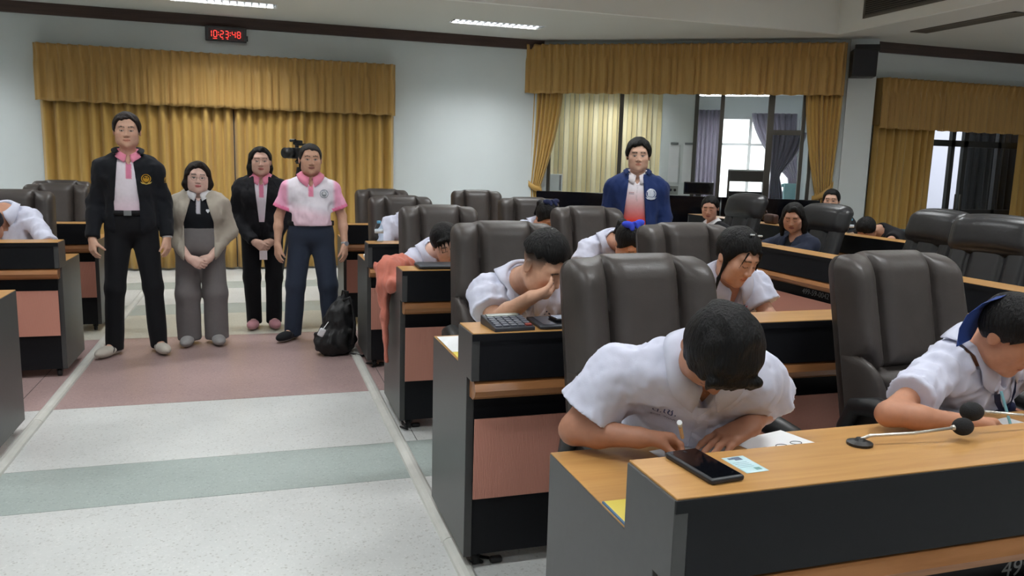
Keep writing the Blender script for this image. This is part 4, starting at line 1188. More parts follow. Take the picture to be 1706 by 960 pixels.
def trousers(inf=.018, col=(.02, .02, .025), res=None, legr=(.098, .078, .078, .075), top=.06, seed=5, flare=0.0, name='trousers', rise=0.0):
    def g(root, J, p, W):
        s = S(); w, d = p.get('w', 1.0), p.get('d', 1.0)
        ax = J['ax']; up = ax[2]
        s.ell(J['pel'], ax, (.160*w+inf, .112*d+inf, .13+inf), 0)
        s.ell(J['pel']+up*.11, ax, (.147*w+inf, .102*d+inf, .14), .06)
        for q in 'LR':
            s.cap(J['hip'+q], J['kn'+q], legr[0]*w, legr[1]*w, .04); e = J['an'+q]+A3(0, 0, -.035)
            s.cap(J['kn'+q], e, legr[2]*w, (legr[3]+flare)*w, .03)
        nz = wrinkle(seed, .005, 22, 8); pel = J['pel'].astype(F32); upf = up.astype(F32)
        def f(P):
            dd = s(P)+nz(P)*np.clip((1.0-P[:, 2])*1.5, .4, 1.2)
            dd = np.maximum(dd, (P-pel)@upf-top); zf = J['anL'][2]-.05
            return press(J, np.maximum(dd, zf-P[:, 2]), P, .0015).astype(F32)
        lo, hi = s.bounds(.02)
        cloth_mesh(name, root, f, lo, hi, res or .011, solid(col))
        return None
    return g
def belt(col=(.012, .012, .014), buckle=(.35, .35, .36), z=.055, bx=0.0):
    def g(root, J, p, W):
        w, d = p.get('w', 1.0), p.get('d', 1.0); ax = J['ax']; c = J['pel']+ax[2]*z; n = 40; V = []; F = []
        bel = p.get('belly', 0)
        for i in range(n):
            t = 2*PI*i/n; rx, ry = .152*w+.026, .106*d+.026
            q = ax[0]*math.cos(t)*rx+ax[1]*math.sin(t)*ry
            for k, (e, h) in enumerate(((0, -.018), (.007, -.018), (.007, .018), (0, .018))):
                V.append(c+q*(1+e/rx)+ax[2]*h)
        for i in range(n):
            for k in range(4): F.append((i*4+k, ((i+1) % n)*4+k, ((i+1) % n)*4+(k+1) % 4, i*4+(k+1) % 4))
        b = np.array(root.location); me = mesh('belt', np.array(V)-b, F, True, np.tile(np.array(col), (len(V), 1)))
        o = link('belt', me, CLOTH_M, root)
        bk = MB(); y = .106*d+.026+.010
        P = [c+ax[0]*(bx+sx_)+ax[1]*(y+yy)+ax[2]*zz-b for zz in (-.019, .019) for yy in (-.004, .006) for sx_ in (-.026, .026)]
        bk.add([tuple(v) for v in P], [(0, 2, 3, 1), (4, 5, 7, 6), (0, 1, 5, 4), (2, 6, 7, 3), (0, 4, 6, 2), (1, 3, 7, 5)])
        bk.obj('buckle', mat('buckle_metal', rgb(150, 150, 152), .3, metal=.8), o)
    return g
def shoes(col=(.7, .7, .68), sole=(.75, .75, .73), accent=None):
    def g(root, J, p, W):
        for q in 'LR':
            an = J['an'+q]; t = nv(J['toe'+q]*A3(1, 1, 0)); sd = np.cross(A3(0, 0, 1), t); ax = np.array([sd, t, A3(0, 0, 1)])
            base = np.array([an[0], an[1], 0.0]); s = S(); k = p.get('shoe', 1.15)
            s.ell(base+A3(0, 0, .052)*k-t*.02, ax, np.array((.042, .062, .05))*k, 0); s.ell(base+A3(0, 0, .040)*k+t*.095*k, ax, np.array((.046, .105, .036))*k, .03)
            s.cap(base+A3(0, 0, .07)*k, base+A3(0, 0, .10)*k-t*.01, .042*k, .040*k, .02)
            f = lambda P, s=s: np.maximum(s(P), .004-P[:, 2]).astype(F32)
            lo, hi = s.bounds(.015); lo[2] = -.01
            def cf(V, base=base, ax=ax):
                L = (V-base)@ax.T; c = np.tile(np.array(col), (len(V), 1)); c[L[:, 2] < .022] = sole
                if accent is not None:
                    m = (np.abs(np.sin(L[:, 1]*55+L[:, 2]*60)) > .86) & (np.abs(L[:, 0]) > .02) & (L[:, 2] > .03) & (L[:, 1] > 0) & (L[:, 1] < .10); c[m] = accent
                    m = (np.abs(L[:, 0]) < .02) & (L[:, 1] > .0) & (L[:, 1] < .07) & (np.abs(np.sin(L[:, 1]*150)) > .7); c[m] = accent
                return c
            cloth_mesh('shoe', root, f, lo, hi, .006, cf)
    return g
def collar(col, r=.066, hgt=.034, flap=.045, point=.055, spread=.42, name='collar', back=0.0, tilt=0.0, ry=1.0, thick=.003, gap=.16, wide=.0):
    def g(root, J, p, W):
        ax = J['ax']; nk = J['neck']; hd = nv(J['head']-nk); up = nv(ax[2]*.6+hd*.4); fy = nv(ax[1]-up*np.dot(ax[1], up)); sx = np.cross(fy, up)
        n = 36; V = []
        for i in range(n+1):
            t = -PI+gap+(2*PI-2*gap)*i/n          # 0 = back, +-pi = front
            fr = max(0, abs(t)/PI-.55)/.45           # rises to 1 at the front
            dirv = sx*math.sin(t)-fy*math.cos(t); fwd = abs(t)/PI
            rr = r*(1+.10*fr*ry)
            c = nk+up*(.014-.032*fr)
            rise = hgt*(1-.55*fr)
            V.append(c+dirv*rr*.97+up*(-.006))
            V.append(c+dirv*rr+up*rise)
            V.append(c+dirv*(rr+.006)+up*(rise+.002))
            L_ = flap+point*fr**2.2
            out = .020+.012*math.sin(PI*min(1, fr))+wide*fr
            V.append(c+dirv*(rr+.012+out*.55)+up*(rise-.5*L_))
            V.append(c+dirv*(rr+.012+out)+sx*math.copysign(.012*fr, math.sin(t))+up*(rise-L_)+fy*.02*fr)
        V = np.array(V); sf = J['cloth'][0 if name == 'collar' else -1]; fl_ = np.array([k >= 2 for _ in range(n+1) for k in range(5)])
        for it in range(4):
            q = V[fl_]; P32 = lambda a: sf(a.astype(F32)).astype(float)
            d0 = P32(q); g_ = np.stack([P32(q+e)-d0 for e in np.eye(3)*.003], 1); g_ /= np.linalg.norm(g_, axis=1)[:, None]+1e-9
            V[fl_] = q+g_*np.clip(.010-d0, 0, .03)[:, None]
        F = [(i*5+k, (i+1)*5+k, (i+1)*5+k+1, i*5+k+1) for i in range(n) for k in range(4)]
        b = np.array(root.location); me = mesh(name, np.array(V)-b, F, True)
        bm = bmesh.new(); bm.from_mesh(me); bmesh.ops.solidify(bm, geom=list(bm.faces), thickness=thick); bm.to_mesh(me); bm.free()
        me.polygons.foreach_set('use_smooth', [True]*len(me.polygons))
        a = me.color_attributes.new('Col', 'FLOAT_COLOR', 'POINT'); cc = np.ones((len(me.vertices), 4), np.float32); cc[:, :3] = col[:3]; a.data.foreach_set('color', cc.ravel())
        return link(name, me, CLOTH_M, root)
    return g
def decal(root, target, P0, right, up, dirn, shapes, name='emblem', off=.0015, mt=None):
    """flat shapes [(poly2d list, color)] laid on the surface of a garment"""
    V0, Q0 = BVH_SRC[target]; bvh = BVHTree.FromPolygons([tuple(v) for v in V0], [tuple(int(i) for i in q) for q in Q0])
    V = []; F = []; C = []; right = nv(right); up = nv(up); dirn = nv(dirn)
    for li, (poly, col) in enumerate(shapes):
        n0 = len(V)
        for x, y in poly:
            o = np.asarray(P0)+right*x+up*y; hit = bvh.ray_cast(Vector(o+dirn*.25), Vector(-dirn), .6)
            h = np.array(hit[0]) if hit[0] is not None else o
            V.append(h+dirn*(off+.0007*li)); C.append(col[:3])
        F.append(tuple(range(n0, len(V))))
    b = np.array(root.location); me = mesh(name, np.array(V)-b, F, False, np.array(C))
    return link(name, me, CLOTH_M, root)
def disc2(cx, cy, r, n=18, ry=None): return [(cx+r*math.cos(2*PI*i/n), cy+(ry or r)*math.sin(2*PI*i/n)) for i in range(n)]
def text_decal(root, target, P0, right, up, dirn, txt, size, col, name='embroidery', off=.006):
    cu = bpy.data.curves.new(name, 'FONT'); cu.body = txt; cu.size = size; cu.align_x = 'CENTER'; cu.align_y = 'CENTER'; cu.resolution_u = 2
    tmp = bpy.data.objects.new('t', cu); COL.objects.link(tmp); dg = bpy.context.evaluated_depsgraph_get()
    me0 = bpy.data.meshes.new_from_object(tmp.evaluated_get(dg)); bpy.data.objects.remove(tmp); bpy.data.curves.remove(cu)
    V0, Q0 = BVH_SRC[target]; bvh = BVHTree.FromPolygons([tuple(v) for v in V0], [tuple(int(i) for i in q) for q in Q0])
    right = nv(right); up = nv(up); dirn = nv(dirn); V = []
    for v in me0.vertices:
        o = np.asarray(P0)+right*v.co.x+up*v.co.y; hit = bvh.ray_cast(Vector(o+dirn*.25), Vector(-dirn), .6)
        V.append((np.array(hit[0]) if hit[0] is not None else o)+dirn*off)
    F = [tuple(q.vertices) for q in me0.polygons]; b = np.array(root.location)
    if not V: return None
    return link(name, mesh(name, np.array(V)-b, F, False, np.tile(np.array(col[:3]), (len(V), 1))), CLOTH_M, root)
def c_(r, g, b): return np.array(rgb(r, g, b)[:3])
# ------------------------------------------------------------------ standing people
DOWN = A3(0, 0, -1)
def stand(o, a, H, sh=.185, arms='hang', stance=.10, head=(0, 0), hs=1.0, lean=0.0, armout=.0, turn=(12, 12), hz=None, hx=(0, 0)):
    k = H/1.70; F = Fig(o, a); J = {'base': (o[0], o[1], 0)}
    J['fwd'] = F.f
    J['pel'] = F(0, -.01, .955*k); J['neck'] = F(lean, -.015, 1.415*k); J['head'] = F(lean, .02, H-.120*hs)
    J['hax'] = facing(a+head[0], head[1], head[2] if len(head) > 2 else 0)
    for q, s in (('L', 1), ('R', -1)):
        J['sh'+q] = F(s*sh+lean, -.015, 1.325*k)
        J['hip'+q] = F(s*.088, -.01, .90*k); J['kn'+q] = F(s*(.088+stance)/2+s*.01, .02, .49*k); J['an'+q] = F(s*stance, -.03, .085)
        ta = math.radians(turn[0 if s > 0 else 1]); J['toe'+q] = F.f*math.cos(ta)+F.l*s*math.sin(ta)
        if arms == 'hang':
            J['el'+q] = F(s*(sh+.065+armout)+lean, -.03, 1.085*k); J['wr'+q] = F(s*(sh+.075+armout*1.3)+lean, .045, .845*k)
            J['hand'+q] = dict(d=DOWN+F.f*.25, pn=-F.l*s*.8-F.f*.45, th=F.f-F.l*s*.4, curl=(.25, .4, .3), thumb=(.35, .25, .2))
        else:
            z = hz or .80*k
            J['el'+q] = F(s*(sh+.075), -.015, 1.07*k); J['wr'+q] = F(s*.075+hx[0], .165+(.012 if s < 0 else -.012), z+.03)
            dv = -F.l*s*.80+DOWN*.52+F.f*.06
            J['hand'+q] = dict(d=dv, pn=-F.f-F.l*s*.2, th=A3(0, 0, 1), curl=(.30, .45, .35), thumb=(.30, .2, .15), sc=.94, spread=.05)
            if s < 0: J['wr'+q] = J['wr'+q]+F.f*.022
    return J
SK1 = c_(208, 166, 144); SK_F = c_(222, 186, 172); SK2 = c_(204, 160, 136)
PINK = c_(228, 140, 166); PWHITE = c_(232, 226, 236)

# --- tall man, black jacket
J = stand((-.905, 6.66), 7, 1.82, sh=.170, head=(-2, -2), armout=.0, stance=.155, turn=(14, 32))
J['wrR'] = J['wrR']+A3(-.015, -.03, 0); J['handR'] = dict(J['handR'], curl=(.3, .5, .4), thumb=(.7, .5, .2))
def polo_pink(L, V, J):
    c = np.tile(c_(230, 222, 232), (len(V), 1)); t = np.clip((-.28-L[:, 2])/.18, 0, 1)[:, None]; c = c*(1-t)+c_(226, 190, 206)*t
    m = (np.abs(L[:, 0]) < .017) & (L[:, 1] > .02) & (L[:, 2] > -.165); c[m] = c_(214, 128, 158); return c
BLACKJ = c_(24, 26, 32)
P = dict(skin=SK1, w=1.0, d=1.1, arm=1.0, hs=1.02, wide=1.12, hair=hair_cap(.013, .086, .0, -.04, 3, .003, top=.006, wide=1.13), hairmat=HAIR_B, res=(.013, .005, .005), smile=0,
         clothes=[trousers(.016, c_(22, 23, 27), legr=(.098, .074, .070, .064)), belt(buckle=(.4, .4, .4), z=.075, bx=-.02), shoes(c_(196, 190, 180), c_(206, 202, 194), c_(70, 66, 66)),
                  top_garment('polo_shirt', .014, .4, (.05, .048), hem=-.02, col=polo_pink, neckr=.064, vneck=.07),
                  top_garment('jacket', .030, long=True, lrad=(.064, .062, .052), hem=-.26, col=lambda L, V, J: np.tile(BLACKJ, (len(V), 1)), neckr=.075, vneck=0, wr=(.008, 62), seed=8,
                              opening=lambda L: (.052+.10*np.clip(-L[:, 2]-.02, 0, .33), -.022)),
                  collar(PINK, r=.062, flap=.026, point=.022), collar(BLACKJ, r=.080, hgt=.045, flap=.012, point=0, name='jacket_collar', gap=.75)])
r = person('person', 'tall man standing in an open black jacket, black trousers and white trainers', J, P)
jk = [o for o in bpy.data.objects if o.parent == r and o.name.startswith('jacket') and 'collar' not in o.name][0].name
ax = J['ax']; GOLD = c_(206, 158, 48)
pc = J['neck']+ax[0]*.115-ax[2]*.165
decal(r, jk, pc, ax[0], ax[2], ax[1], [(disc2(0, 0, .034), GOLD), (disc2(0, 0, .028), c_(40, 34, 26)), (disc2(0, -.002, .022), GOLD), (disc2(-.008, .008, .006), c_(60, 44, 20)), (disc2(.008, .006, .005), c_(60, 44, 20)),
      ([(-.040, -.022), (-.030, -.036), (0, -.044), (.030, -.036), (.040, -.022), (.034, -.024), (0, -.035), (-.034, -.024)], c_(214, 190, 110))])
decal(r, jk, J['shL']*.7+J['elL']*.3, ax[1]*.6-ax[0]*.8, ax[2], ax[0]*.8+ax[1]*.6, [([(-.012, -.022), (.012, -.022), (.014, .01), (0, .024), (-.014, .01)], GOLD), (disc2(0, 0, .007), c_(40, 30, 20))], name='sleeve_badge')
def wristband(r, J, q, name, c, w=.016, rad=.031, dial=None, t=.0):
    d = nv(J['wr'+q]-J['el'+q]); p = J['wr'+q]-d*(.012+t); b = np.array(r.location)
    mb = MB().tube([tuple(p-d*w/2-b), tuple(p+d*w/2-b)], rad, 18); o = mb.obj(name, mat(name+'_'+r.name, tuple(c)+(1,), .35), r, True)
    if dial is not None:
        n = nv(dial); q_ = p+n*rad
        MB().tube([tuple(q_-b-n*.004), tuple(q_+n*.006-b)], .019, 16).obj('watch_dial', mat('watch_steel', rgb(190, 192, 194), .25, metal=.7), o)
wristband(r, J, 'L', 'white_watch', c_(225, 226, 228), .03, .036)

# --- short woman, beige cardigan
J = stand((-.44, 6.92), 2, 1.475, sh=.160, arms='clasp', head=(3, 0, 2), hs=.98, hz=.70, stance=.105, turn=(8, 8))
CARD = c_(166, 158, 146); GREYT = c_(112, 108, 108)
def polo_black(L, V, J):
    c = np.tile(c_(20, 22, 28), (len(V), 1)); m = (np.abs(L[:, 0]) < .014) & (L[:, 1] > .02) & (L[:, 2] > -.15); c[m] = c_(190, 188, 196); return c
def bob(J, W, ax, sc):
    s = S()
    for q in (-1, 1):
        s.cap(W(q*.066, -.005, .045), W(q*.088, .000, -.055), .028*sc, .032*sc, .02); s.cap(W(q*.088, 0, -.055), W(q*.082, .008, -.105), .030*sc, .016*sc, .02)
        s.cap(W(q*.05, -.07, 0), W(q*.055, -.065, -.10), .035*sc, .02*sc, .02)
    s.cap(W(0, -.08, 0), W(0, -.075, -.11), .04*sc, .025*sc, .03)
    s.cap(W(-.012, .055, .108), W(.068, .042, .03), .016*sc, .018*sc, .02); s.cap(W(-.012, .055, .108), W(-.070, .042, .03), .016*sc, .018*sc, .02)
    return s
def glasses(root, J, p, W):
    b = np.array(root.location); mb = MB()
    for q in (-1, 1):
        mb.tube([tuple(W(q*.031+.021*math.cos(t), .105-.012*abs(math.cos(t))*.3, -.003+.017*math.sin(t))-b) for t in np.linspace(0, 2*PI, 20)], .0009, 6, False)
        mb.tube([tuple(W(q*.051, .102, 0)-b), tuple(W(q*.076, .03, .004)-b), tuple(W(q*.078, -.01, 0)-b)], .0009, 6)
    mb.tube([tuple(W(-.011, .106, 0)-b), tuple(W(.011, .106, 0)-b)], .0009, 6)
    mb.obj('glasses', mat('thin_metal_frame', rgb(120, 100, 90), .3, metal=.8), root)
P = dict(skin=SK_F, w=1.10, d=1.22, arm=1.05, hs=.98, fem=1, wide=1.14, bust=1.0, nr=.047, lip=c_(186, 84, 88), smile=.5, hair=hair_union(hair_cap(.016, .088, .03, -.09, 4, .0025, frontx=.9), bob), hairmat=HAIR_B,
         clothes=[trousers(.022, GREYT, legr=(.090, .084, .082, .084), top=.15), shoes(c_(150, 148, 148), c_(196, 196, 196), c_(60, 60, 62)), glasses,
                  top_garment('polo_shirt', .014, .4, (.05, .048), hem=.12, col=polo_black, neckr=.058, vneck=.06),
                  top_garment('cardigan', .028, long=True, lrad=(.058, .057, .045), hem=-.24, col=lambda L, V, J: np.tile(CARD, (len(V), 1)), neckr=.07, vneck=0, wr=(.008, 62), seed=11,
                              opening=lambda L: (.050+.30*np.clip(-L[:, 2]-.02, 0, .20), 0.0)),
                  collar(c_(208, 206, 210), r=.060, flap=.034, point=.03)])
r = person('person', 'short woman with glasses in a beige cardigan, black polo and grey trousers', J, P)
pl = [o for o in bpy.data.objects if o.parent == r and o.name.startswith('polo')][0].name; ax = J['ax']
decal(r, pl, J['neck']+ax[0]*.07-ax[2]*.13, ax[0], ax[2], ax[1], [(disc2(-.006, .006, .009, 10), c_(220, 222, 228)), (disc2(.006, .006, .009, 10), c_(220, 222, 228)), ([(-.014, .002), (0, -.016), (.014, .002)], c_(220, 222, 228))], name='heart_pin')

# --- woman in black suit
J = stand((.045, 7.50), -1, 1.615, sh=.165, arms='clasp', head=(2, 0), hz=.77, stance=.085, turn=(5, 5), hx=(.01, 0))
SUIT = c_(22, 22, 27)
def longhair(J, W, ax, sc):
    s = S()
    s.cap(W(.070, -.01, .05), W(.088, -.012, -.06), .026*sc, .028*sc, .02); s.cap(W(.088, -.012, -.06), W(.095, -.005, -.22), .028*sc, .018*sc, .02)
    s.cap(W(-.068, -.02, .05), W(-.078, -.035, -.06), .022*sc, .026*sc, .02); s.cap(W(-.078, -.035, -.06), W(-.07, -.06, -.19), .026*sc, .018*sc, .02)
    s.cap(W(0, -.085, 0), W(0, -.095, -.20), .05*sc, .03*sc, .03)
    s.cap(W(-.02, .06, .104), W(.066, .035, .03), .014*sc, .016*sc, .02); s.cap(W(-.02, .06, .104), W(-.066, .03, .03), .013*sc, .014*sc, .02)
    return s
def tissue(root, J, p, W):
    b = np.array(root.location); c = (J['wrL']+J['wrR'])/2+A3(0, 0, -.105)
    box('folded_paper', c[0]-b[0]-.035, c[0]-b[0]+.03, c[1]-b[1]-.03, c[1]-b[1]-.022, c[2]-.05, c[2]+.03, mat('tissue_paper', rgb(224, 210, 214), .8), root)
P = dict(skin=c_(214, 174, 156), w=1.02, d=1.08, hs=1.0, fem=1, bust=.85, nr=.046, lip=c_(176, 92, 88), smile=.25, hair=hair_union(hair_cap(.012, .092, .03, -.09, 5, .002, frontx=1.0), longhair),
         clothes=[trousers(.020, c_(20, 20, 24), legr=(.092, .074, .070, .068), top=.06), shoes(c_(178, 128, 136), c_(206, 170, 172)),
                  top_garment('polo_shirt', .012, .4, (.05, .046), hem=-.05, col=polo_pink, neckr=.056, vneck=.06),
                  top_garment('blazer', .032, long=True, lrad=(.066, .060, .048), hem=-.14, col=lambda L, V, J: np.tile(SUIT, (len(V), 1)), neckr=.07, vneck=0, wr=(.008, 62), seed=14,
                              opening=lambda L: (.058-.10*np.clip(-L[:, 2]-.02, 0, .55), 0.0)), tissue,
                  collar(PINK, r=.058, flap=.032, point=.03)])
r = person('person', 'woman with long dark hair in a black trouser suit holding a folded paper', J, P)
def lapels(root, J, col, w0=.04, z1=-.30, x0=.062, x1=.03):
    ax = J['ax']; jk = [o for o in bpy.data.objects if o.parent == root and o.name.split('.')[0] in ('blazer', 'jacket')][0].name
    for q in (-1, 1):
        poly = [(q*.045, .015), (q*(x0+.045), -.03), (q*(x0+.075), -.075), (q*(x0+.045), -.085), (q*(x0+.05), -.10), (q*(x1+.02), z1), (q*x1, z1), (q*x0*.9, -.04)]
        decal(root, jk, J['neck'], ax[0], ax[2], ax[1], [(poly, col)], name='lapel', off=.006)
lapels(r, J, c_(30, 30, 36))

# --- man, pink polo
J = stand((.435, 6.93), -2, 1.645, sh=.172, head=(4, -2), hs=1.0, armout=.02, stance=.16, turn=(18, 34))
def polo_big(L, V, J):
    c = np.tile(c_(236, 230, 240), (len(V), 1)); t = np.clip((-.22-L[:, 2]-.25*L[:, 0])/.10, 0, .8)[:, None]; c = c*(1-t)+c_(244, 206, 222)*t
    m = np.abs(L[:, 0]) > .205+.12*np.clip(L[:, 2]+.20, 0, 1); t2 = np.clip((np.abs(L[:, 0])-.172)/.03, 0, 1)[:, None]; c = c*(1-t2)+c_(240, 170, 200)*t2
    sl = np.minimum(((V-(J['shL']*.40+J['elL']*.60))**2).sum(1), ((V-(J['shR']*.40+J['elR']*.60))**2).sum(1)) < .09**2
    for q in 'LR':
        d = nv(J['el'+q]-J['sh'+q]); tt = (V-J['sh'+q])@d/np.linalg.norm(J['el'+q]-J['sh'+q]); rad = np.linalg.norm(V-J['sh'+q]-np.outer((V-J['sh'+q])@d, d), axis=1)
        c[(tt > .60) & (rad < .10) & (np.abs(L[:, 0]) > .155)] = c_(240, 130, 172)
    m = (np.abs(L[:, 0]) < .017) & (L[:, 1] > .02) & (L[:, 2] > -.15); c[m] = c_(236, 140, 172); return c
P = dict(skin=SK2, w=1.03, d=1.08, arm=1.0, belly=.92, hs=1.02, wide=1.12, hair=hair_cap(.009, .080, .004, -.03, 6, .0015, wide=1.12), hairmat=HAIR_G, smile=.35, lip=c_(150, 88, 78),
         clothes=[trousers(.018, c_(46, 54, 70), legr=(.096, .080, .076, .070), top=.07, seed=9), belt(buckle=(.35, .34, .33), z=.072, bx=.01), shoes(c_(26, 26, 30), c_(176, 176, 178), c_(70, 70, 76)),
                  top_garment('polo_shirt', .018, .70, (.062, .078), hem=.055, col=polo_big, neckr=.066, vneck=.075, wr=(.008, 62), seed=2), collar(PINK, r=.068, flap=.042, point=.035)])
r = person('person', 'man with short greying hair in a white and pink polo and navy trousers', J, P)
pl = [o for o in bpy.data.objects if o.parent == r and o.name.startswith('polo')][0].name; ax = J['ax']
decal(r, pl, J['neck']+ax[0]*.105-ax[2]*.125, ax[0], ax[2], ax[1], [(disc2(0, 0, .036), c_(150, 156, 168)), (disc2(0, 0, .030), c_(222, 222, 230)), (disc2(0, 0, .023), c_(160, 164, 172)), (disc2(0, .004, .010), c_(210, 210, 216)), ([(-.016, -.010), (.016, -.010), (.010, -.018), (-.010, -.018)], c_(120, 124, 132))])
wristband(r, J, 'L', 'steel_watch', c_(180, 182, 186), .018, .031, dial=J['fwd']+J['ax'][0]*.5)

# --- man in blue jacket behind the desks
J = stand((3.03, 6.12), -24, 1.75, sh=.178, head=(0, -2), hs=1.04)
def polo_red(L, V, J):
    t = np.clip((-L[:, 2]-.10)/.26, 0, 1)[:, None]; c = c_(236, 230, 236)*(1-t)+c_(222, 70, 60)*t
    c[(np.abs(L[:, 0]) < .003) & (L[:, 2] > -.2) & (L[:, 1] > .02)] *= .8; return c
BLUEJ = c_(34, 52, 100)
P = dict(skin=c_(214, 174, 152), w=1.02, d=1.12, arm=1.0, hs=1.04, wide=1.13, hair=hair_cap(.020, .080, .0, -.05, 9, .004, top=.010, wide=1.12), smile=0,
         clothes=[trousers(.018, c_(24, 25, 30)), shoes(c_(24, 24, 26), c_(30, 30, 30)),
                  top_garment('polo_shirt', .016, .4, (.05, .048), hem=-.08, col=polo_red, neckr=.066, vneck=.07),
                  top_garment('jacket', .040, long=True, lrad=(.070, .066, .056), hem=-.22, col=lambda L, V, J: np.tile(BLUEJ, (len(V), 1)), neckr=.077, vneck=0, wr=(.008, 62), seed=18,
                              opening=lambda L: (.058+.10*np.clip(-L[:, 2]-.02, 0, .40), -.012)),
                  collar(c_(232, 226, 232), r=.068, flap=.036, point=.03), collar(BLUEJ*.8, r=.082, hgt=.040, flap=.012, point=0, name='jacket_collar', gap=.75)])
r = person('person', 'man in an open blue jacket over a white-to-red polo standing behind desks', J, P)
jk = [o for o in bpy.data.objects if o.parent == r and o.name.startswith('jacket') and 'collar' not in o.name][0].name; ax = J['ax']
decal(r, jk, J['neck']+ax[0]*.115-ax[2]*.14, ax[0], ax[2], ax[1], [(disc2(0, 0, .042), c_(214, 220, 232)), (disc2(0, 0, .034), c_(40, 60, 110)), (disc2(0, 0, .029), c_(206, 214, 228)), (disc2(0, .004, .014), c_(90, 110, 150)), (disc2(0, .004, .007), c_(220, 226, 236)),
      ([(-.046, -.026), (-.030, -.044), (0, -.050), (.030, -.044), (.046, -.026), (.036, -.030), (0, -.040), (-.036, -.030)], c_(210, 216, 228))])
pl = [o for o in bpy.data.objects if o.parent == r and o.name.startswith('polo')][0].name
decal(r, pl, J['neck']-ax[0]*.045-ax[2]*.14, ax[0], ax[2], ax[1], [([(-.022, .004), (.022, .004), (.022, .008), (-.022, .008)], c_(150, 60, 70)), ([(-.022, -.006), (.022, -.006), (.022, -.002), (-.022, -.002)], c_(70, 60, 110))], name='flag_stripes')
# ------------------------------------------------------------------ seated people
def at_d(x, y, zc):                     # photo pixel at a distance along the view axis
    return _C+ray(x, y)*(zc/CAM_F)
def seated(pel, neck, head, hax, a, shw=.165, elL=None, elR=None, wrL=None, wrR=None, hL=None, hR=None, drop=.055, rollz=0.0, desk=None, seat=.508):
    ar = math.radians(a); f = A3(math.sin(ar), -math.cos(ar), 0); l = A3(math.cos(ar), math.sin(ar), 0)
    pel, neck, head = [np.asarray(v, float) for v in (pel, neck, head)]
    up = nv(neck-pel); J = dict(base=(pel[0], pel[1], 0), fwd=f, pel=pel, neck=neck, head=head, hax=hax)
    ls = nv(l+A3(0, 0, rollz))
    for q, s in (('L', 1), ('R', -1)):
        J['sh'+q] = neck-up*drop+ls*s*shw
        J['hip'+q] = pel+l*s*.085-A3(0, 0, .03); J['kn'+q] = pel+l*s*.11+f*.40-A3(0, 0, .04); J['an'+q] = pel+l*s*.11+f*.36+A3(0, 0, .085-pel[2]); J['toe'+q] = f
        e = elL if s > 0 else elR; w = wrL if s > 0 else wrR
        if e is None: e = J['sh'+q]-up*.22+l*s*.07+f*.12
        if w is None: w = np.asarray(e)+f*.20-l*s*.10
        J['el'+q] = np.asarray(e, float); J['wr'+q] = np.asarray(w, float)
        h = hL if s > 0 else hR
        if h is None: h = dict(d=nv(J['wr'+q]-J['el'+q])+f*.2, pn=DOWN, th=-l*s, curl=(.2, .35, .3))
        J['hand'+q] = h
    J['l'] = l; J['f'] = f
    # what the body presses on: chair seat, desk top, desk shelf (desk = ('y' or 'x', face of the desk))
    ch = pel-f*.0; sx, sy = (.27, .30) if abs(f[1]) > .7 else (.30, .27)
    J['solids'] = [(A3(ch[0]-sx, ch[1]-sy, seat-.13), A3(ch[0]+sx, ch[1]+sy, seat))]
    if desk:
        k, v = desk; lo, hi = A3(-9, -9, WKZ-.026), A3(13, 13, WKZ); lo2, hi2 = A3(-9, -9, .765), A3(13, 13, SHZ); i = 0 if k == 'x' else 1
        lo[i], hi[i] = v+.195, v+.66; lo2[i], hi2[i] = v, v+.204
        J['solids'] += [(lo, hi), (lo2, hi2)]
        for q in 'LR':                       # arms rest on the desk
            J['el'+q][2] = max(J['el'+q][2], WKZ+.045); J['wr'+q][2] = max(J['wr'+q][2], WKZ+.034)
    return J
def flat(s, l, f): return dict(d=-l*s*.8+f*.45+DOWN*.05, pn=DOWN, th=-l*s, curl=(.15, .25, .2), sc=.95)
WHITE_S = c_(208, 210, 228); NAVY = c_(26, 34, 66)
white = lambda L, V, J: np.tile(WHITE_S, (len(V), 1))
def shirt(sleeve=.62, srad=(.064, .084), inf=.020, wr=(.011, 72), seed=3, res=None, vneck=.085, hem=-.10, name='school_shirt', neckr=.062, placket=True):
    def col(L, V, J):
        c = np.tile(WHITE_S, (len(V), 1))
        return c
    return top_garment(name, inf, sleeve, srad, hem, res, col, wr, neckr, vneck, seed)
shorts = trousers(.018, c_(40, 40, 52), res=.016)
def child(r, nm): return [o for o in bpy.data.objects if o.parent == r and o.name.split('.')[0] == nm][0]

# --- boy writing in the front row
hd = at_d(1197, 583, 1.90); a = -14
J = seated((1.22, 2.13, .60), at_d(1172, 600, 2.06), hd, facing(-12, -76, 4), a, .178, elR=at_z(957, 716, .842), elL=at_z(1290, 672, .90)+A3(0, .03, 0), wrR=at_z(1060, 729, .858), wrL=at_z(1252, 708, .880), drop=.075, desk=('y', 1.228))
l, f = J['l'], J['f']; J['shR'] = J['shR']-l*.035+A3(0, .02, 0); J['shL'] = J['shL']-l*.03
wd = nv(at_z(1150, 735, .842)-J['wrR'])
J['handR'] = dict(d=wd, pn=DOWN*.75+f*.35+l*.25, th=nv(l*.15+f*.9+A3(0, 0, .45)), curl=(.55, .75, .45), thumb=(.30, .55, .3), sc=1.0, spread=.02)
J['handL'] = dict(d=nv(at_z(1192, 738, .845)-J['wrL']), pn=DOWN, th=-l+f*.2, curl=((.12, .25, .2), (.15, .35, .25), (.15, .4, .3), (.18, .4, .3)), thumb=(.75, .25, .15), sc=1.03, spread=.22)
SKB = c_(172, 122, 98)
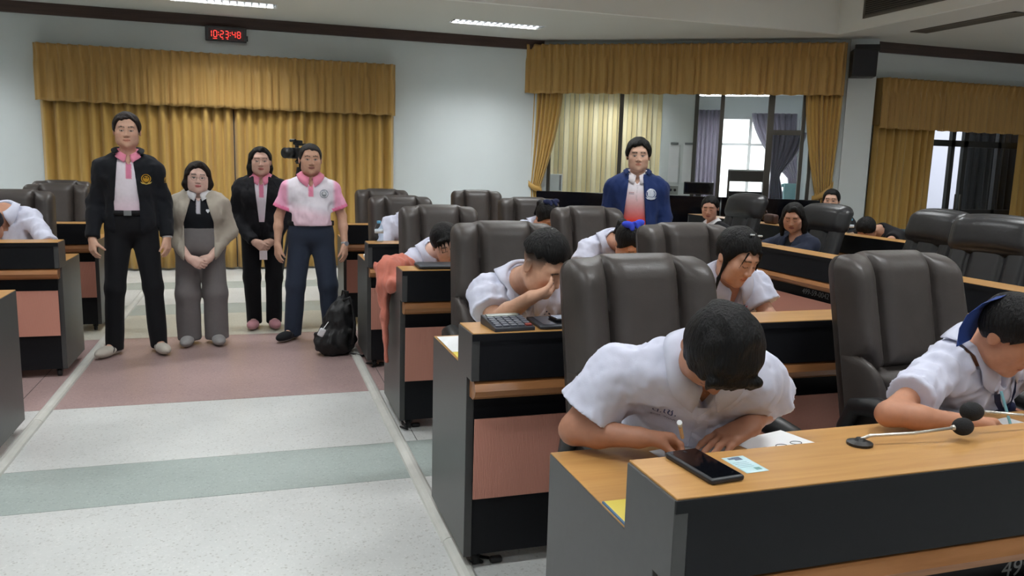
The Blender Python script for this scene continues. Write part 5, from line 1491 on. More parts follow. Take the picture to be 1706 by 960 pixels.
def tufts(J, W, ax, sc):
    s = S(); r = random.Random(4)
    for i in range(26):
        t = r.uniform(-1.9, 1.9); e = r.uniform(.2, 1.0); 
        x = .075*math.sin(t); y = .075*math.cos(t); z = .03+.075*e
        s.cap(W(x*.8, y*.75, z), W(x*1.12, y*1.12+.004, z-.035-.02*r.random()), .016*sc, .006*sc, .012)
    for i in range(9):
        x = -.06+.12*i/8; s.cap(W(x, .080, .080), W(x*1.05+r.uniform(-.014, .014), .098, .050-.03*r.random()), .013*sc, .003*sc, .006)
    return s
P = dict(skin=SKB, w=.98, d=.84, arm=1.0, nr=.047, hs=.95, wide=1.06, eyes='down', hair=hair_union(hair_cap(.015, .060, -.004, -.075, 12, .006, 70, top=.004, wide=1.06), tufts), res=(.010, .0045, .0035), hres=.004, cres=.0065,
         clothes=[shirt(.66, (.064, .088), wr=(.009, 84), seed=31, neckr=.056), collar(WHITE_S*.97, r=.058, hgt=.034, flap=.042, point=.030, gap=.22), shorts])
r = person('person', 'student with bowed head writing with a yellow pencil behind the black phone', J, P)
ax = J['ax']; sh = child(r, 'school_shirt').name; INK = c_(44, 58, 110)
def placket(r, sh, J, z0=-.07, z1=-.36):
    ax = J['ax']; n = 12; zs = [z0+(z1-z0)*i/n for i in range(n+1)]
    for x0, x1 in ((-.018, 0), (0, .018)):
        for i in range(n): pass
    V = [(-.018, z) for z in zs]+[(.018, z) for z in zs[::-1]]
    decal(r, sh, J['neck'], ax[0], ax[2], ax[1], [(V, WHITE_S*.96)], name='placket', off=.003)
placket(r, sh, J)
pc = J['neck']-ax[0]*.100-ax[2]*.088
text_decal(r, sh, pc, ax[0], ax[2], ax[1], 'น.เช.', .034, INK); text_decal(r, sh, pc-ax[2]*.026, ax[0], ax[2], ax[1], 'ธกรร  ลกกภ', .0125, INK, 'name_stitching')
PENCIL_TIP = at_z(1142, 755, .795)
B1 = J

# --- girl with navy tie in the front row
hd = at_d(1686, 556, 2.46); a = 14
J = seated((2.36, 2.15, .60), at_d(1628, 578, 2.60), hd, facing(22, -36, -6), a, .150, elR=at_z(1480, 690, .845), elL=A3(2.56, 1.96, .87), wrR=at_z(1612, 704, .835), wrL=A3(2.36, 1.80, .84), drop=.075, desk=('y', 1.228))
l, f = J['l'], J['f']
J['handR'] = dict(d=nv(at_z(1690, 705, .815)-J['wrR']), pn=DOWN*.8+f*.3, th=nv(f*.8+A3(0, 0, .5)), curl=(.5, .7, .4), thumb=(.35, .5, .3), sc=.92, spread=.02)
def pony(J, W, ax, sc):
    s = S(); s.cap(W(0, -.105, .03), W(-.01, -.15, .0), .022*sc, .030*sc, .02); s.cap(W(-.01, -.15, .0), W(-.02, -.165, -.13), .030*sc, .014*sc, .02)
    for q in (-1, 1): s.cap(W(q*.066, .045, .045), W(q*.082, .012, -.02), .012*sc, .010*sc, .015)
    return s
P = dict(skin=c_(186, 132, 104), w=.92, d=.95, arm=.88, hs=.97, fem=1, eyes='down', nr=.045, hair=hair_cap(.012, .068, .004, -.075, 13, .003, 80), res=(.010, .0045, .004), hres=.004, cres=.0065,
         clothes=[shirt(.66, (.060, .070), wr=(.013, 72), seed=42, vneck=.10), collar(WHITE_S*.98, r=.060, hgt=.030, flap=.048, point=.055, gap=.30), shorts])
r = person('person', 'girl with navy hair ribbon and loosened navy tie writing behind the microphones', J, P)
ax = J['ax']; sh = child(r, 'school_shirt').name
def strap(r, sh, J, pts, w, col, name='tie_strap', off=.013):
    ax = J['ax']; L = [(x-w, z) for x, z in pts]; R = [(x+w, z) for x, z in pts][::-1]
    for i in range(len(pts)-1):
        pass
    return decal(r, sh, J['neck'], ax[0], ax[2], ax[1], [(L+R, col)], name=name, off=off)
strap(r, sh, J, [(-.058, -.075), (-.042, -.12), (-.012, -.185)], .010, NAVY); strap(r, sh, J, [(.052, -.075), (.036, -.13), (.008, -.185)], .008, NAVY)
def bow(r, c, ax, w, h, col, name='bow', d=.018, n=None):
    """two soft loops and a knot"""
    b = np.array(r.location); s = S(); x, y, z = ax
    for q in (-1, 1):
        s.ell(c+x*q*w*.55, np.array([nv(x*q+z*.25), y, nv(z-x*q*.25)]), (w*.55, d, h*.5), .01); s.ell(c+x*q*w*.30-z*h*.55, np.array([nv(x*q*.4-z), y, nv(x+z*.4*q)]), (h*.5, d*.7, w*.22), .01)
    s.ell(c, ax, (w*.2, d*1.2, h*.28), .006); lo, hi = s.bounds(.01)
    V, Q = surfnet(s, lo, hi, .004); o = build_mesh(name, [(V, Q)], CLOTH_M, r, solid(col)); return o
bow(r, J['neck']+ax[1]*.135-ax[2]*.195, ax, .05, .05, NAVY, 'tie_bow')
text_decal(r, sh, J['neck']-ax[0]*.095-ax[2]*.15, ax[0], ax[2], ax[1], 'ม.', .026, INK); text_decal(r, sh, J['neck']+ax[0]*.085-ax[2]*.135, ax[0], ax[2], ax[1], 'วกร  กกภ', .014, INK, 'name_stitching')
hx = J['hax']
def ribbon(r, J, c, col, w=.07, h=.05, drop=.0, name='hair_ribbon'):
    hx = J['hax']; bow(r, c, np.array([hx[0], hx[1], hx[2]]), w, h, col, name, .014)
# long navy ribbon hanging from the ponytail
def ribbon_band(r, J, pts, w, col, name='hair_ribbon'):
    b = np.array(r.location); hx = J['hax']; V = []; n = len(pts)
    for i, (x, y, z) in enumerate(pts):
        p = J['head']+hx.T@np.array((x, y, z)); t = J['head']+hx.T@np.array(pts[min(i+1, n-1)])-(J['head']+hx.T@np.array(pts[max(i-1, 0)])); t = nv(t)
        sd = nv(np.cross(t, hx[0])); V += [p-sd*w-b, p+sd*w-b, p+sd*w+hx[0]*.006-b, p-sd*w+hx[0]*.006-b]
    F = []
    for i in range(n-1):
        for k in range(4): F.append((i*4+k, i*4+(k+1) % 4, i*4+4+(k+1) % 4, i*4+4+k))
    F += [(0, 1, 2, 3), (4*n-1, 4*n-2, 4*n-3, 4*n-4)]
    link(name, mesh(name, V, F, True, np.tile(np.array(col), (len(V), 1))), CLOTH_M, r)
NB = c_(38, 60, 120)
def band(r, pts, wv, col, name='hair_ribbon'):
    b = np.array(r.location); V = []; n = len(pts)
    for i, (p, w) in enumerate(zip(pts, wv)):
        p = np.asarray(p); sd = _r2*w*.9+_u2*w*.45; V += [p-sd-b, p+sd-b, p+sd+_fw*.006-b, p-sd+_fw*.006-b]
    F = [(i*4+k, i*4+(k+1) % 4, i*4+4+(k+1) % 4, i*4+4+k) for i in range(n-1) for k in range(4)]+[(0, 1, 2, 3), (4*n-1, 4*n-2, 4*n-3, 4*n-4)]
    link(name, mesh(name, V, F, True, np.tile(np.array(col), (len(V), 1))), CLOTH_M, r)
band(r, [at_d(1672, 494, 2.42), at_d(1650, 500, 2.44), at_d(1630, 516, 2.47), at_d(1618, 538, 2.49), at_d(1611, 560, 2.50), at_d(1606, 572, 2.50)], [.010, .026, .036, .038, .030, .024], NB)
G1 = J

# --- boy with hand at his mouth
hd = at_d(907, 440, 3.16); a = 12
J = seated((1.19, 3.63, .60), at_d(868, 470, 3.36), hd, facing(28, -34, -4), a, .170, elR=at_d(826, 535, 3.23), elL=A3(1.40, 3.24, .85), wrR=at_d(884, 496, 3.04), wrL=A3(1.26, 3.08, .825), drop=.07, desk=('y', 2.68))
J['handL'] = flat(1, J['l'], J['f'])
l, f = J['l'], J['f']; mouth = J['head']+J['hax'].T@np.array((-.005, .108, -.075))
J['handR'] = dict(d=nv(mouth-J['wrR']+A3(.02, -.01, .02)), pn=nv(l*.7+A3(0, 0, .45)-f*.35), th=nv(A3(0, 0, 1)-f*.2), curl=(.5, .8, .5), thumb=(.5, .3, .4), sc=.92, spread=.02)
def fade_b2(L):
    x, y, z = L[:, 0], L[:, 1], L[:, 2]
    return np.clip((z+.03-np.clip(y+.02, 0, 1)*.6)/.06, 0, .92)*(y < .045)*(np.abs(x) > .04)+np.clip((z+.06)/.07, 0, .92)*(y < -.03)*(np.abs(x) <= .06)
P = dict(skin=c_(204, 158, 132), w=1.0, d=1.0, hs=.98, wide=1.06, eyes='down', fade=fade_b2, hair=hair_cap(.014, .070, .058, .035, 15, .004, 80, top=.016, wide=1.06, ear=.040, frontx=.3), res=(.012, .0045, .004), hres=.0045, cres=.008,
         clothes=[shirt(.66, (.064, .086), wr=(.011, 72), seed=51), collar(WHITE_S*.97, r=.070, hgt=.038, flap=.058, point=.060, gap=.22), shorts])
r = person('person', 'boy with cropped hair holding his hand to his mouth', J, P)
ax = J['ax']; sh = child(r, 'school_shirt').name
text_decal(r, sh, J['neck']+ax[0]*.085-ax[2]*.16, ax[0], ax[2], ax[1], 'ลกกภธ', .020, c_(90, 96, 120), 'name_stitching')
decal(r, sh, J['neck']+ax[0]*.085-ax[2]*.135, ax[0], ax[2], ax[1], [(disc2(-.010, 0, .004, 8), INK), (disc2(.010, 0, .004, 8), INK), (disc2(0, .012, .004, 8), INK)], name='class_dots')

# --- girl with lanyard
hd = at_d(1228, 427, 3.52); a = 2
J = seated((2.24, 3.56, .60), at_d(1212, 462, 3.68), hd, facing(16, -27, 4), a, .150, elR=A3(1.86, 3.20, .85), elL=A3(2.27, 3.14, .86), wrR=A3(1.96, 3.09, .825), wrL=A3(2.13, 3.02, .825), drop=.075, desk=('y', 2.68))
J['handL'] = flat(1, J['l'], J['f']); J['handR'] = flat(-1, J['l'], J['f'])
def strands(J, W, ax, sc):
    s = S(); s.cap(W(0, -.10, .04), W(-.05, -.135, .0), .022*sc, .030*sc, .02); s.cap(W(-.05, -.135, 0), W(-.075, -.12, -.06), .03*sc, .015*sc, .02)
    for x0, x1 in ((-.03, -.055), (-.075, -.07), (.055, .07), (-.078, -.078)): s.cap(W(x0, .085, .072) if abs(x0) < .06 else W(x0, .03, .02), W(x1, .085 if abs(x0) < .06 else .03, -.02-.05*(abs(x0) > .06)), .005*sc, .0025*sc, .01)
    s.cap(W(.078, .01, .01), W(.088, .03, -.10), .012*sc, .006*sc, .01); s.cap(W(.088, .03, -.10), W(.09, .05, -.16), .008, .003, .01)
    return s
P = dict(skin=c_(206, 158, 134), w=.94, d=.95, arm=.9, hs=.97, fem=1, eyes='down', nr=.045, hair=hair_union(hair_cap(.013, .066, .004, -.075, 17, .003, 80, top=.004), strands), res=(.012, .0045, .006), hres=.004, cres=.008, skiphand='LR',
         clothes=[shirt(.60, (.066, .088), wr=(.010, 72), seed=61, vneck=.11), collar(WHITE_S*.98, r=.060, hgt=.028, flap=.046, point=.055, gap=.30), shorts])
r = person('person', 'girl with tied-back hair, hair clips and a pink lanyard', J, P)
ax = J['ax']; sh = child(r, 'school_shirt').name
strap(r, sh, J, [(-.066, -.095), (-.05, -.14), (-.024, -.20)], .008, c_(196, 92, 112), 'lanyard'); strap(r, sh, J, [(-.05, -.085), (-.036, -.13), (-.012, -.19)], .008, NAVY); strap(r, sh, J, [(.055, -.09), (.038, -.14), (.022, -.20)], .007, c_(196, 92, 112), 'lanyard'); strap(r, sh, J, [(.042, -.08), (.028, -.13), (.01, -.19)], .008, NAVY)
bow(r, J['neck']+ax[1]*.13-ax[2]*.195, ax, .05, .04, NAVY*.7, 'tie_bow')
decal(r, sh, J['neck']+ax[0]*.095-ax[2]*.155, ax[0], ax[2], ax[1], [([(0, .026), (.017, -.008), (.010, -.020), (-.012, -.020), (-.015, -.008)], c_(86, 92, 150)), ([(0, .014), (.008, -.006), (-.007, -.006)], c_(170, 174, 214))], name='crest')
hx = J['hax']
for x, y, z in ((.02, .03, .128), (-.035, .03, .124), (-.06, -.02, .105)):
    q = J['head']+hx.T@np.array((x, y, z)); t = S().cap(q-hx[0]*.011, q+hx[0]*.011, .0045, .0045); V, Q = surfnet(t, q-.025, q+.025, .0025); build_mesh('hair_clip', [(V, Q)], mat('pearl_clip', rgb(205, 212, 216), .25, metal=.3), r)

# --- girl leaning on the desk end (third row)
hd = at_d(744, 405, 4.86); a = 10
J = seated((1.18, 5.12, .60), at_d(722, 418, 5.06), hd, facing(2, -24, -18), a, .150, elR=at_d(655, 452, 4.95), elL=A3(1.34, 4.86, .85), wrR=A3(.96, 4.76, .825), wrL=A3(1.20, 4.74, .825), drop=.055, rollz=.12, desk=('y', 4.33))
J['handL'] = flat(1, J['l'], J['f']); J['handR'] = flat(-1, J['l'], J['f'])
def fringe3(J, W, ax, sc):
    s = S(); s.cap(W(-.04, -.10, .03), W(-.06, -.13, -.03), .022*sc, .02*sc, .02)
    for x in (.0, .025, .045, .06): s.cap(W(x, .082, .075), W(x*1.1, .104, .005), .008*sc, .003*sc, .01)
    s.cap(W(-.078, .0, .0), W(-.082, .015, -.10), .014*sc, .006*sc, .01)
    return s
P = dict(skin=c_(222, 180, 160), w=.94, d=.95, arm=.9, hs=.98, fem=1, eyes='down', nr=.045, hair=hair_union(hair_cap(.012, .064, .004, -.075, 19, .003, 80), fringe3), res=(.013, .005, .007), hres=.005, cres=.010, skiphand='LR',
         clothes=[shirt(.85, (.062, .070), wr=(.011, 72), seed=71, vneck=.08), collar(WHITE_S*.98, r=.060, hgt=.03, flap=.055, point=.05, gap=.25), shorts])
r = person('person', 'girl with fringe slumped asleep over the desk with the orange jacket', J, P)
hx = J['hax']; q = J['head']+hx.T@np.array((-.088, .01, .035)); t = S().cap(q, q+hx[2]*.012, .007, .007); V, Q = surfnet(t, q-.03, q+.03, .003); build_mesh('hair_clip', [(V, Q)], MATS['pearl_clip'], r)

# --- girl with bright blue bow (third row)
hd = at_d(1048, 404, 5.08); a = 4
J = seated((2.33, 5.15, .60), at_d(1020, 402, 5.30), hd, facing(12, -50, -8), a, .155, elR=A3(1.99, 4.78, .86), elL=A3(2.46, 4.78, .86), wrR=A3(2.09, 4.72, .825), wrL=A3(2.36, 4.72, .825), drop=.06, desk=('y', 4.33))
J['handL'] = flat(1, J['l'], J['f']); J['handR'] = flat(-1, J['l'], J['f'])
P = dict(skin=c_(196, 146, 120), w=.94, d=.96, arm=.9, hs=.98, fem=1, eyes='down', nr=.045, hair=hair_union(hair_cap(.012, .066, .004, -.075, 23, .002, 80), pony), res=(.013, .005, .007), hres=.005, cres=.010, skiphand='LR',
         clothes=[shirt(.7, (.066, .084), wr=(.012, 72), seed=81, vneck=.09), collar(WHITE_S*.98, r=.060, hgt=.03, flap=.058, point=.05, gap=.25), shorts])
r = person('person', 'girl with bright blue hair bow bent over her desk', J, P)
hx = J['hax']; bow(r, J['head']+hx.T@np.array((0, -.055, .125)), np.array([hx[0], hx[2], -hx[1]]), .075, .05, c_(52, 70, 190), 'hair_bow')

# --- fourth row
hd = at_d(700, 372, 6.25); a = 8
J = seated((1.2, 6.56, .60), at_d(682, 366, 6.45), hd, facing(20, -55, 0), a, .165, elR=A3(.95, 6.30, .87), elL=A3(1.40, 6.28, .86), wrR=A3(1.05, 6.17, .825), wrL=A3(1.28, 6.17, .825), drop=.05, desk=('y', 5.77))
J['handL'] = flat(1, J['l'], J['f']); J['handR'] = flat(-1, J['l'], J['f'])
P = dict(skin=c_(196, 146, 120), eyes='down', hair=hair_cap(.016, .066, .0, -.06, 25, .003), res=(.015, .007, .008), hres=.007, cres=.011, skiphand='LR', clothes=[shirt(.99, (.066, .062), wr=(.012, 72), seed=91), collar(WHITE_S*.98), shorts])
person('person', 'student in white shirt half hidden behind a brown chair beside the water bottle', J, P)
hd = at_d(912, 362, 6.45); a = 2
J = seated((2.34, 6.50, .60), at_d(898, 378, 6.58), hd, facing(16, -42, -4), a, .15, elR=A3(1.99, 6.24, .87), elL=A3(2.46, 6.22, .86), wrR=A3(2.09, 6.15, .825), wrL=A3(2.35, 6.15, .825), drop=.03, desk=('y', 5.77))
J['handL'] = flat(1, J['l'], J['f']); J['handR'] = flat(-1, J['l'], J['f'])
P = dict(skin=c_(196, 146, 120), fem=1, eyes='down', nr=.046, hair=hair_union(hair_cap(.013, .066, .0, -.075, 27, .003), pony), res=(.015, .006, .008), hres=.006, cres=.011, skiphand='LR', clothes=[shirt(.7, (.064, .08), wr=(.011, 72), seed=93), collar(WHITE_S*.98), shorts])
r = person('person', 'girl with dark navy hair ribbon bent low in the fourth row', J, P)
hx = J['hax']; bow(r, J['head']+hx.T@np.array((-.01, -.05, .125)), np.array([hx[0], hx[2], -hx[1]]), .07, .05, c_(30, 38, 70), 'hair_bow')

# --- student at the opposite block, only arm and hair in view
hd = at_d(-20, 374, 5.72); a = -4
J = seated((-1.76, 6.72, .60), at_d(8, 352, 5.95), hd, facing(-10, -55, 0), a, .165, elL=A3(-1.44, 6.52, .88), elR=A3(-2.10, 6.58, .87), wrL=A3(-1.62, 6.40, .825), wrR=A3(-1.92, 6.40, .825), drop=.045, desk=('y', 5.955))
J['handL'] = flat(1, J['l'], J['f']); J['handR'] = flat(-1, J['l'], J['f'])
P = dict(skin=c_(186, 136, 110), eyes='down', hair=hair_cap(.018, .06, .0, -.06, 29, .004), res=(.015, .007, .008), hres=.006, cres=.010, skiphand='LR', clothes=[shirt(.99, (.066, .062), wr=(.012, 72), seed=95), collar(WHITE_S*.98), shorts])
person('person', 'student in white shirt slumped on the desk of the opposite block', J, P)

# --- women in the side wing
def dark_top(name, col, seed, inf=.026):
    return top_garment(name, inf, long=True, lrad=(.064, .058, .046), hem=-.12, col=lambda L, V, J: np.tile(col, (len(V), 1)), neckr=.064, vneck=0, wr=(.007, 60), seed=seed, opening=lambda L: (.045-.12*np.clip(-L[:, 2]-.02, 0, .5), 0.0))
hd = at_x(1183, 346, 4.62); a = -80
J = seated((4.72, 7.56, .59), hd+A3(.06, .02, -.175), hd, facing(-42, -14, 0), a, .155, drop=.065, desk=('x', 3.815), seat=.512)
P = dict(skin=c_(204, 158, 138), fem=1, eyes='down', nr=.047, hair=hair_union(hair_cap(.011, .074, .002, -.075, 33, .002), lambda J, W, ax, sc: S().cap(W(0, -.10, -.01), W(0, -.12, -.05), .03*sc, .022*sc)), res=(.015, .0055, .008), hres=.006, cres=.011, skiphand='LR', lip=c_(170, 96, 92),
         clothes=[top_garment('blouse', .012, .4, (.05, .048), hem=-.05, col=white, neckr=.056, vneck=.05), dark_top('blazer', c_(22, 22, 26), 101), collar(c_(226, 226, 230), r=.058, flap=.035, point=.03), trousers(.018, c_(24, 24, 28), res=.016)])
person('person', 'woman with tied-back hair in a black blazer seated with eyes lowered', J, P)
hd = at_x(1322, 362, 4.60); a = -80
J = seated((4.72, 6.24, .58), hd+A3(.07, .02, -.18), hd, facing(-48, -20, 0), a, .165, drop=.065, desk=('x', 3.815), seat=.498)
def mid_hair(J, W, ax, sc):
    s = S()
    for q in (-1, 1): s.cap(W(q*.068, .0, .05), W(q*.092, .0, -.06), .026*sc, .034*sc, .02); s.cap(W(q*.092, .0, -.06), W(q*.10, .01, -.17), .034*sc, .018*sc, .02)
    s.cap(W(0, -.085, 0), W(0, -.095, -.17), .05*sc, .035*sc, .03); s.cap(W(-.02, .06, .104), W(.066, .04, .03), .015*sc, .017*sc, .02); s.cap(W(-.02, .06, .104), W(-.066, .04, .03), .015*sc, .017*sc, .02)
    return s
P = dict(skin=c_(186, 140, 118), fem=1, eyes='down', nr=.047, wide=1.12, hair=hair_union(hair_cap(.014, .086, .0, -.08, 35, .003, frontx=1.0), mid_hair), res=(.015, .0055, .008), hres=.006, cres=.011, skiphand='LR', lip=c_(140, 78, 74),
         clothes=[top_garment('blouse', .012, .4, (.05, .048), hem=-.05, col=lambda L, V, J: np.tile(c_(18, 18, 22), (len(V), 1)), neckr=.056, vneck=.04), dark_top('blazer', c_(40, 46, 64), 103, .034), trousers(.018, c_(24, 24, 28), res=.016)])
person('person', 'woman with loose shoulder-length hair in a navy blazer looking down', J, P)
hd = at_x(1385, 334, 6.20); a = -58
J = seated((6.36, 7.60, .58), hd+A3(.06, .02, -.175), hd, facing(-45, -4, 0), a, .155, drop=.065, desk=('x', 5.40), seat=.488)
P = dict(skin=c_(214, 172, 150), fem=1, nr=.047, hair=hair_union(hair_cap(.013, .080, .0, -.08, 37, .002, frontx=.9), lambda J, W, ax, sc: S().cap(W(.07, -.02, .0), W(.088, -.02, -.09), .024*sc, .018*sc)), res=(.015, .0065, .008), hres=.0065, cres=.012, skiphand='LR',
         clothes=[dark_top('blazer', c_(22, 22, 27), 105), trousers(.018, c_(24, 24, 28), res=.016)])
person('person', 'woman in black half hidden behind a black headrest chair', J, P)
hd = at_x(1443, 382, 5.98); a = -80
J = seated((6.38, 6.80, .58), at_x(1470, 384, 6.16), hd, facing(-70, -60, 10), a, .16, elL=A3(5.95, 6.42, .86), elR=A3(5.92, 7.02, .85), wrL=A3(5.80, 6.62, .84), wrR=A3(5.80, 6.80, .835), drop=.05, desk=('x', 5.40), seat=.488)
P = dict(skin=c_(200, 154, 130), eyes='down', hair=hair_cap(.014, .066, .0, -.07, 39, .003), res=(.015, .0065, .008), hres=.0065, cres=.012, skiphand='LR',
         clothes=[top_garment('black_top', .024, .6, (.062, .07), hem=-.1, col=lambda L, V, J: np.tile(c_(24, 24, 28), (len(V), 1)), neckr=.06, vneck=.03), trousers(.018, c_(24, 24, 28), res=.016)])
person('person', 'person in black asleep with head on folded arms', J, P)
# ------------------------------------------------------------------ things on desks and around the room
def local_thing(name, label, cat, p, rz=0.0, group=None): return thing(name, label, cat, tuple(p), rz, group)
# --- digital clock
t = thing('digital_clock', 'black digital wall clock with red digits reading 10:23:48', 'clock', (-.33, BACK_Y-.06, 3.115))
box('case', -.255, .255, -.03, .05, -.10, .085, mat('clock_case', rgb(26, 20, 24), .35), t, bevel=.006)
M_RED = mat('red_led', (.9, .05, .04, 1), emit=(1, .04, .03, 1), estr=2.2)
M_REDF = mat('clock_filter', rgb(58, 8, 12), .25)
box('filter', -.215, .225, -.034, -.03, -.085, .055, M_REDF, t)
SEG = {'0': 'abcdef', '1': 'bc', '2': 'abged', '3': 'abgcd', '4': 'fgbc', '8': 'abcdefg'}
def digit(ch, x, z, w=.038, h=.080):
    mb = MB(); T = .0075
    R = {'a': (0, w, h, h), 'g': (0, w, h/2, h/2), 'd': (0, w, 0, 0), 'f': (0, 0, h/2, h), 'b': (w, w, h/2, h), 'e': (0, 0, 0, h/2), 'c': (w, w, 0, h/2)}
    for s_ in SEG[ch]:
        x0, x1, z0, z1 = R[s_]
        if z0 == z1: mb.box(x+x0+T*.7, x+x1-T*.7, -.037, -.034, z+z0-T/2, z+z0+T/2)
        else: mb.box(x+x0-T/2, x+x0+T/2, -.037, -.034, z+z0+T*.7, z+z1-T*.7)
    return mb.obj('digit', M_RED, t)
for ch, x in zip('102348', (-.215, -.150, -.070, -.008, .078, .142)): digit(ch, x, -.055)
for x in (-.091, .054):
    mb = MB(); mb.box(x-.005, x+.005, -.037, -.034, -.03, -.02); mb.box(x-.005, x+.005, -.037, -.034, .0, .01); mb.obj('colon', M_RED, t)
for x0, x1 in ((-.16, -.11), (-.05, -.03), (.01, .03)): box('indicator', x0, x1, -.037, -.034, -.078, -.072, M_RED, t)
MB().tube([(.255, 0, -.05), (.272, 0, -.05)], .035, 14).obj('side_knob', M_BLK, t)

# --- video camera on tripod
q = at_y(501, 258, 9.3); t = thing('video_camera', 'black video camera on a tripod before the gold curtain', 'camera', (q[0], q[1], 0), -.7)
cz = q[2]
MB().box(-.07, .075, -.16, .14, cz-.045, cz+.075).obj('camera_body', M_BLK, t, bevel=.015)
MB().tube([(0, -.16, cz+.015), (0, -.27, cz+.015)], [.05, .058], 18).obj('lens', M_BLK, t, True)
mb = MB(); mb.box(-.02, .02, -.08, .10, cz+.10, cz+.125); mb.box(-.015, .015, -.08, -.05, cz+.07, cz+.11); mb.box(-.015, .015, .07, .10, cz+.07, cz+.11); mb.obj('top_handle', M_BLK, t, bevel=.004)
box('viewfinder', -.12, -.06, .02, .12, cz+.11, cz+.16, M_BLK, t, bevel=.006)
MB().tube([(.02, -.2, cz+.15), (.10, -.22, cz+.15)], .016, 10).obj('microphone', M_BLK, t)
MB().lathe([(.05, -.10), (.065, -.07), (.04, -.045)], 16, (0, 0, cz)).obj('pan_head', M_BLK, t); MB().tube([(.03, .0, cz-.08), (.12, .18, cz-.22)], .009, 8).obj('pan_handle', M_BLK, t)
MB().tube([(0, 0, cz-.09), (0, 0, cz-.65)], .02, 12).obj('centre_column', M_BLK, t)
for k in range(3):
    g = 2*PI*k/3+.5; MB().tube([(.04*math.cos(g), .04*math.sin(g), cz-.14), (.42*math.cos(g), .42*math.sin(g), .01)], [.02, .013], 8).obj('tripod_leg', M_BLK, t)
    MB().tube([(.0, 0, cz-.62), (.21*math.cos(g), .21*math.sin(g), cz-.72)], .008, 6).obj('brace', M_BLK, t)

# --- black bag on the floor
t = thing('backpack', 'slouching black backpack on the floor beside the desks', 'bag', (.575, 6.36, 0))
s = S(); o = A3(.575, 6.36, 0); X3 = np.eye(3)
s.ell(o+A3(0, 0, .11), X3, (.165, .13, .125), 0); s.ell(o+A3(.035, .0, .25), X3, (.12, .10, .17), .06); s.ell(o+A3(.075, .0, .37), X3, (.07, .06, .10), .04); s.ell(o+A3(-.07, -.06, .10), X3, (.09, .07, .09), .04)
nz = wrinkle(77, .016, 70, 9)
f = lambda P: np.maximum(s(P)+nz(P), .003-P[:, 2]).astype(F32)
lo, hi = s.bounds(.03); lo[2] = -.01; M_BAG = mat('black_nylon', rgb(18, 18, 21), .6, bump=.2, bscale=60)
build_mesh('bag_body', [surfnet(f, lo, hi, .008)], M_BAG, t)
MB().tube([(.06, -.07, .44), (.10, -.11, .47), (.13, -.08, .40), (.14, -.11, .25), (.12, -.13, .10)], .012, 8).obj('strap', M_BAG, t, True); MB().tube([(.05, 0, .44), (.06, -.01, .51), (.10, .0, .50), (.10, 0, .42)], .009, 8).obj('grab_loop', M_BAG, t, True)
MB().tube([(.10, -.12, .03), (.19, -.16, .012), (.25, -.10, .01), (.20, -.14, .008)], .008, 6).obj('loose_strap', M_BAG, t, True)
link('white_tag', rbox_mesh('white_tag', .05, .02, .065, .01, 6), mat('white_fob', rgb(222, 222, 226), .4), t, (-.115, -.135, .205), (0, .5, 0)); MB().tube([(-.10, -.13, .235), (-.06, -.10, .28)], .003, 6).obj('tag_cord', M_WHITE, t)

# --- water bottles
def bottle(p, label, h=.16, r=.03):
    t = thing('water_bottle', label, 'bottle', tuple(p))
    m = MATS.get('bottle_plastic')
    if m is None:
        m = glass_mat('bottle_plastic', (.86, .92, .95, 1), 1.45)
    MB().lathe([(r*.92, 0), (r, .006), (r, h*.32), (r*.93, h*.36), (r, h*.40), (r, h*.62), (r*.8, h*.78), (r*.42, h*.86), (r*.42, h*.90)], 24).obj('shell', m, t, True)
    MB().lathe([(r*1.005, h*.42), (r*1.005, h*.60)], 24).obj('label_band', mat('bottle_label', rgb(206, 214, 224), .5), t, True)
    MB().lathe([(r*.46, h*.88), (r*.48, h*.89), (r*.48, h*.99), (r*.44, h)], 18).obj('cap', mat('blue_cap', rgb(104, 170, 206), .4), t, True)
q = at_z(627, 400, .94); bottle((q[0], 5.77+.13, .94), 'small clear water bottle with blue cap on the desk shelf', .155, .032)
q = at_x(1416, 391, 5.52); bottle((5.52, q[1], .94), 'small clear water bottle on the rear side-wing desk', .15, .03)

# --- calculator
t = thing('calculator', 'dark grey desktop calculator lying on the desk shelf', 'calculator', (.875, 2.775, SHZ), .06)
W_, D_ = .155, .165
mb = MB(); mb.prism([(-D_/2, 0), (D_/2, 0), (D_/2, .034), (-D_/2, .014)], 0, -W_/2, W_/2); body = mb.obj('case', mat('calc_case', rgb(52, 54, 60), .4), t, bevel=.003)
tl = math.atan2(.02, D_)
def on(x, y): return (x, y, .024+(y)*math.tan(tl))
for j in range(5):
    for i in range(5):
        x = -.058+.029*i; y = -.062+.0225*j; c = on(x, y)
        o = MB().box(-.0115, .0115, -.008, .008, -.002, .006).obj('key', mat('calc_key', rgb(92, 96, 106), .45) if (i < 4 or j > 0) else mat('calc_key_red', rgb(150, 70, 64), .45), t, loc=c, rot=(tl, 0, 0), bevel=.0015)
MB().box(-.062, .062, -.014, .014, 0, .004).obj('display', mat('calc_lcd', rgb(120, 128, 120), .2), t, loc=on(0, .06), rot=(tl, 0, 0))
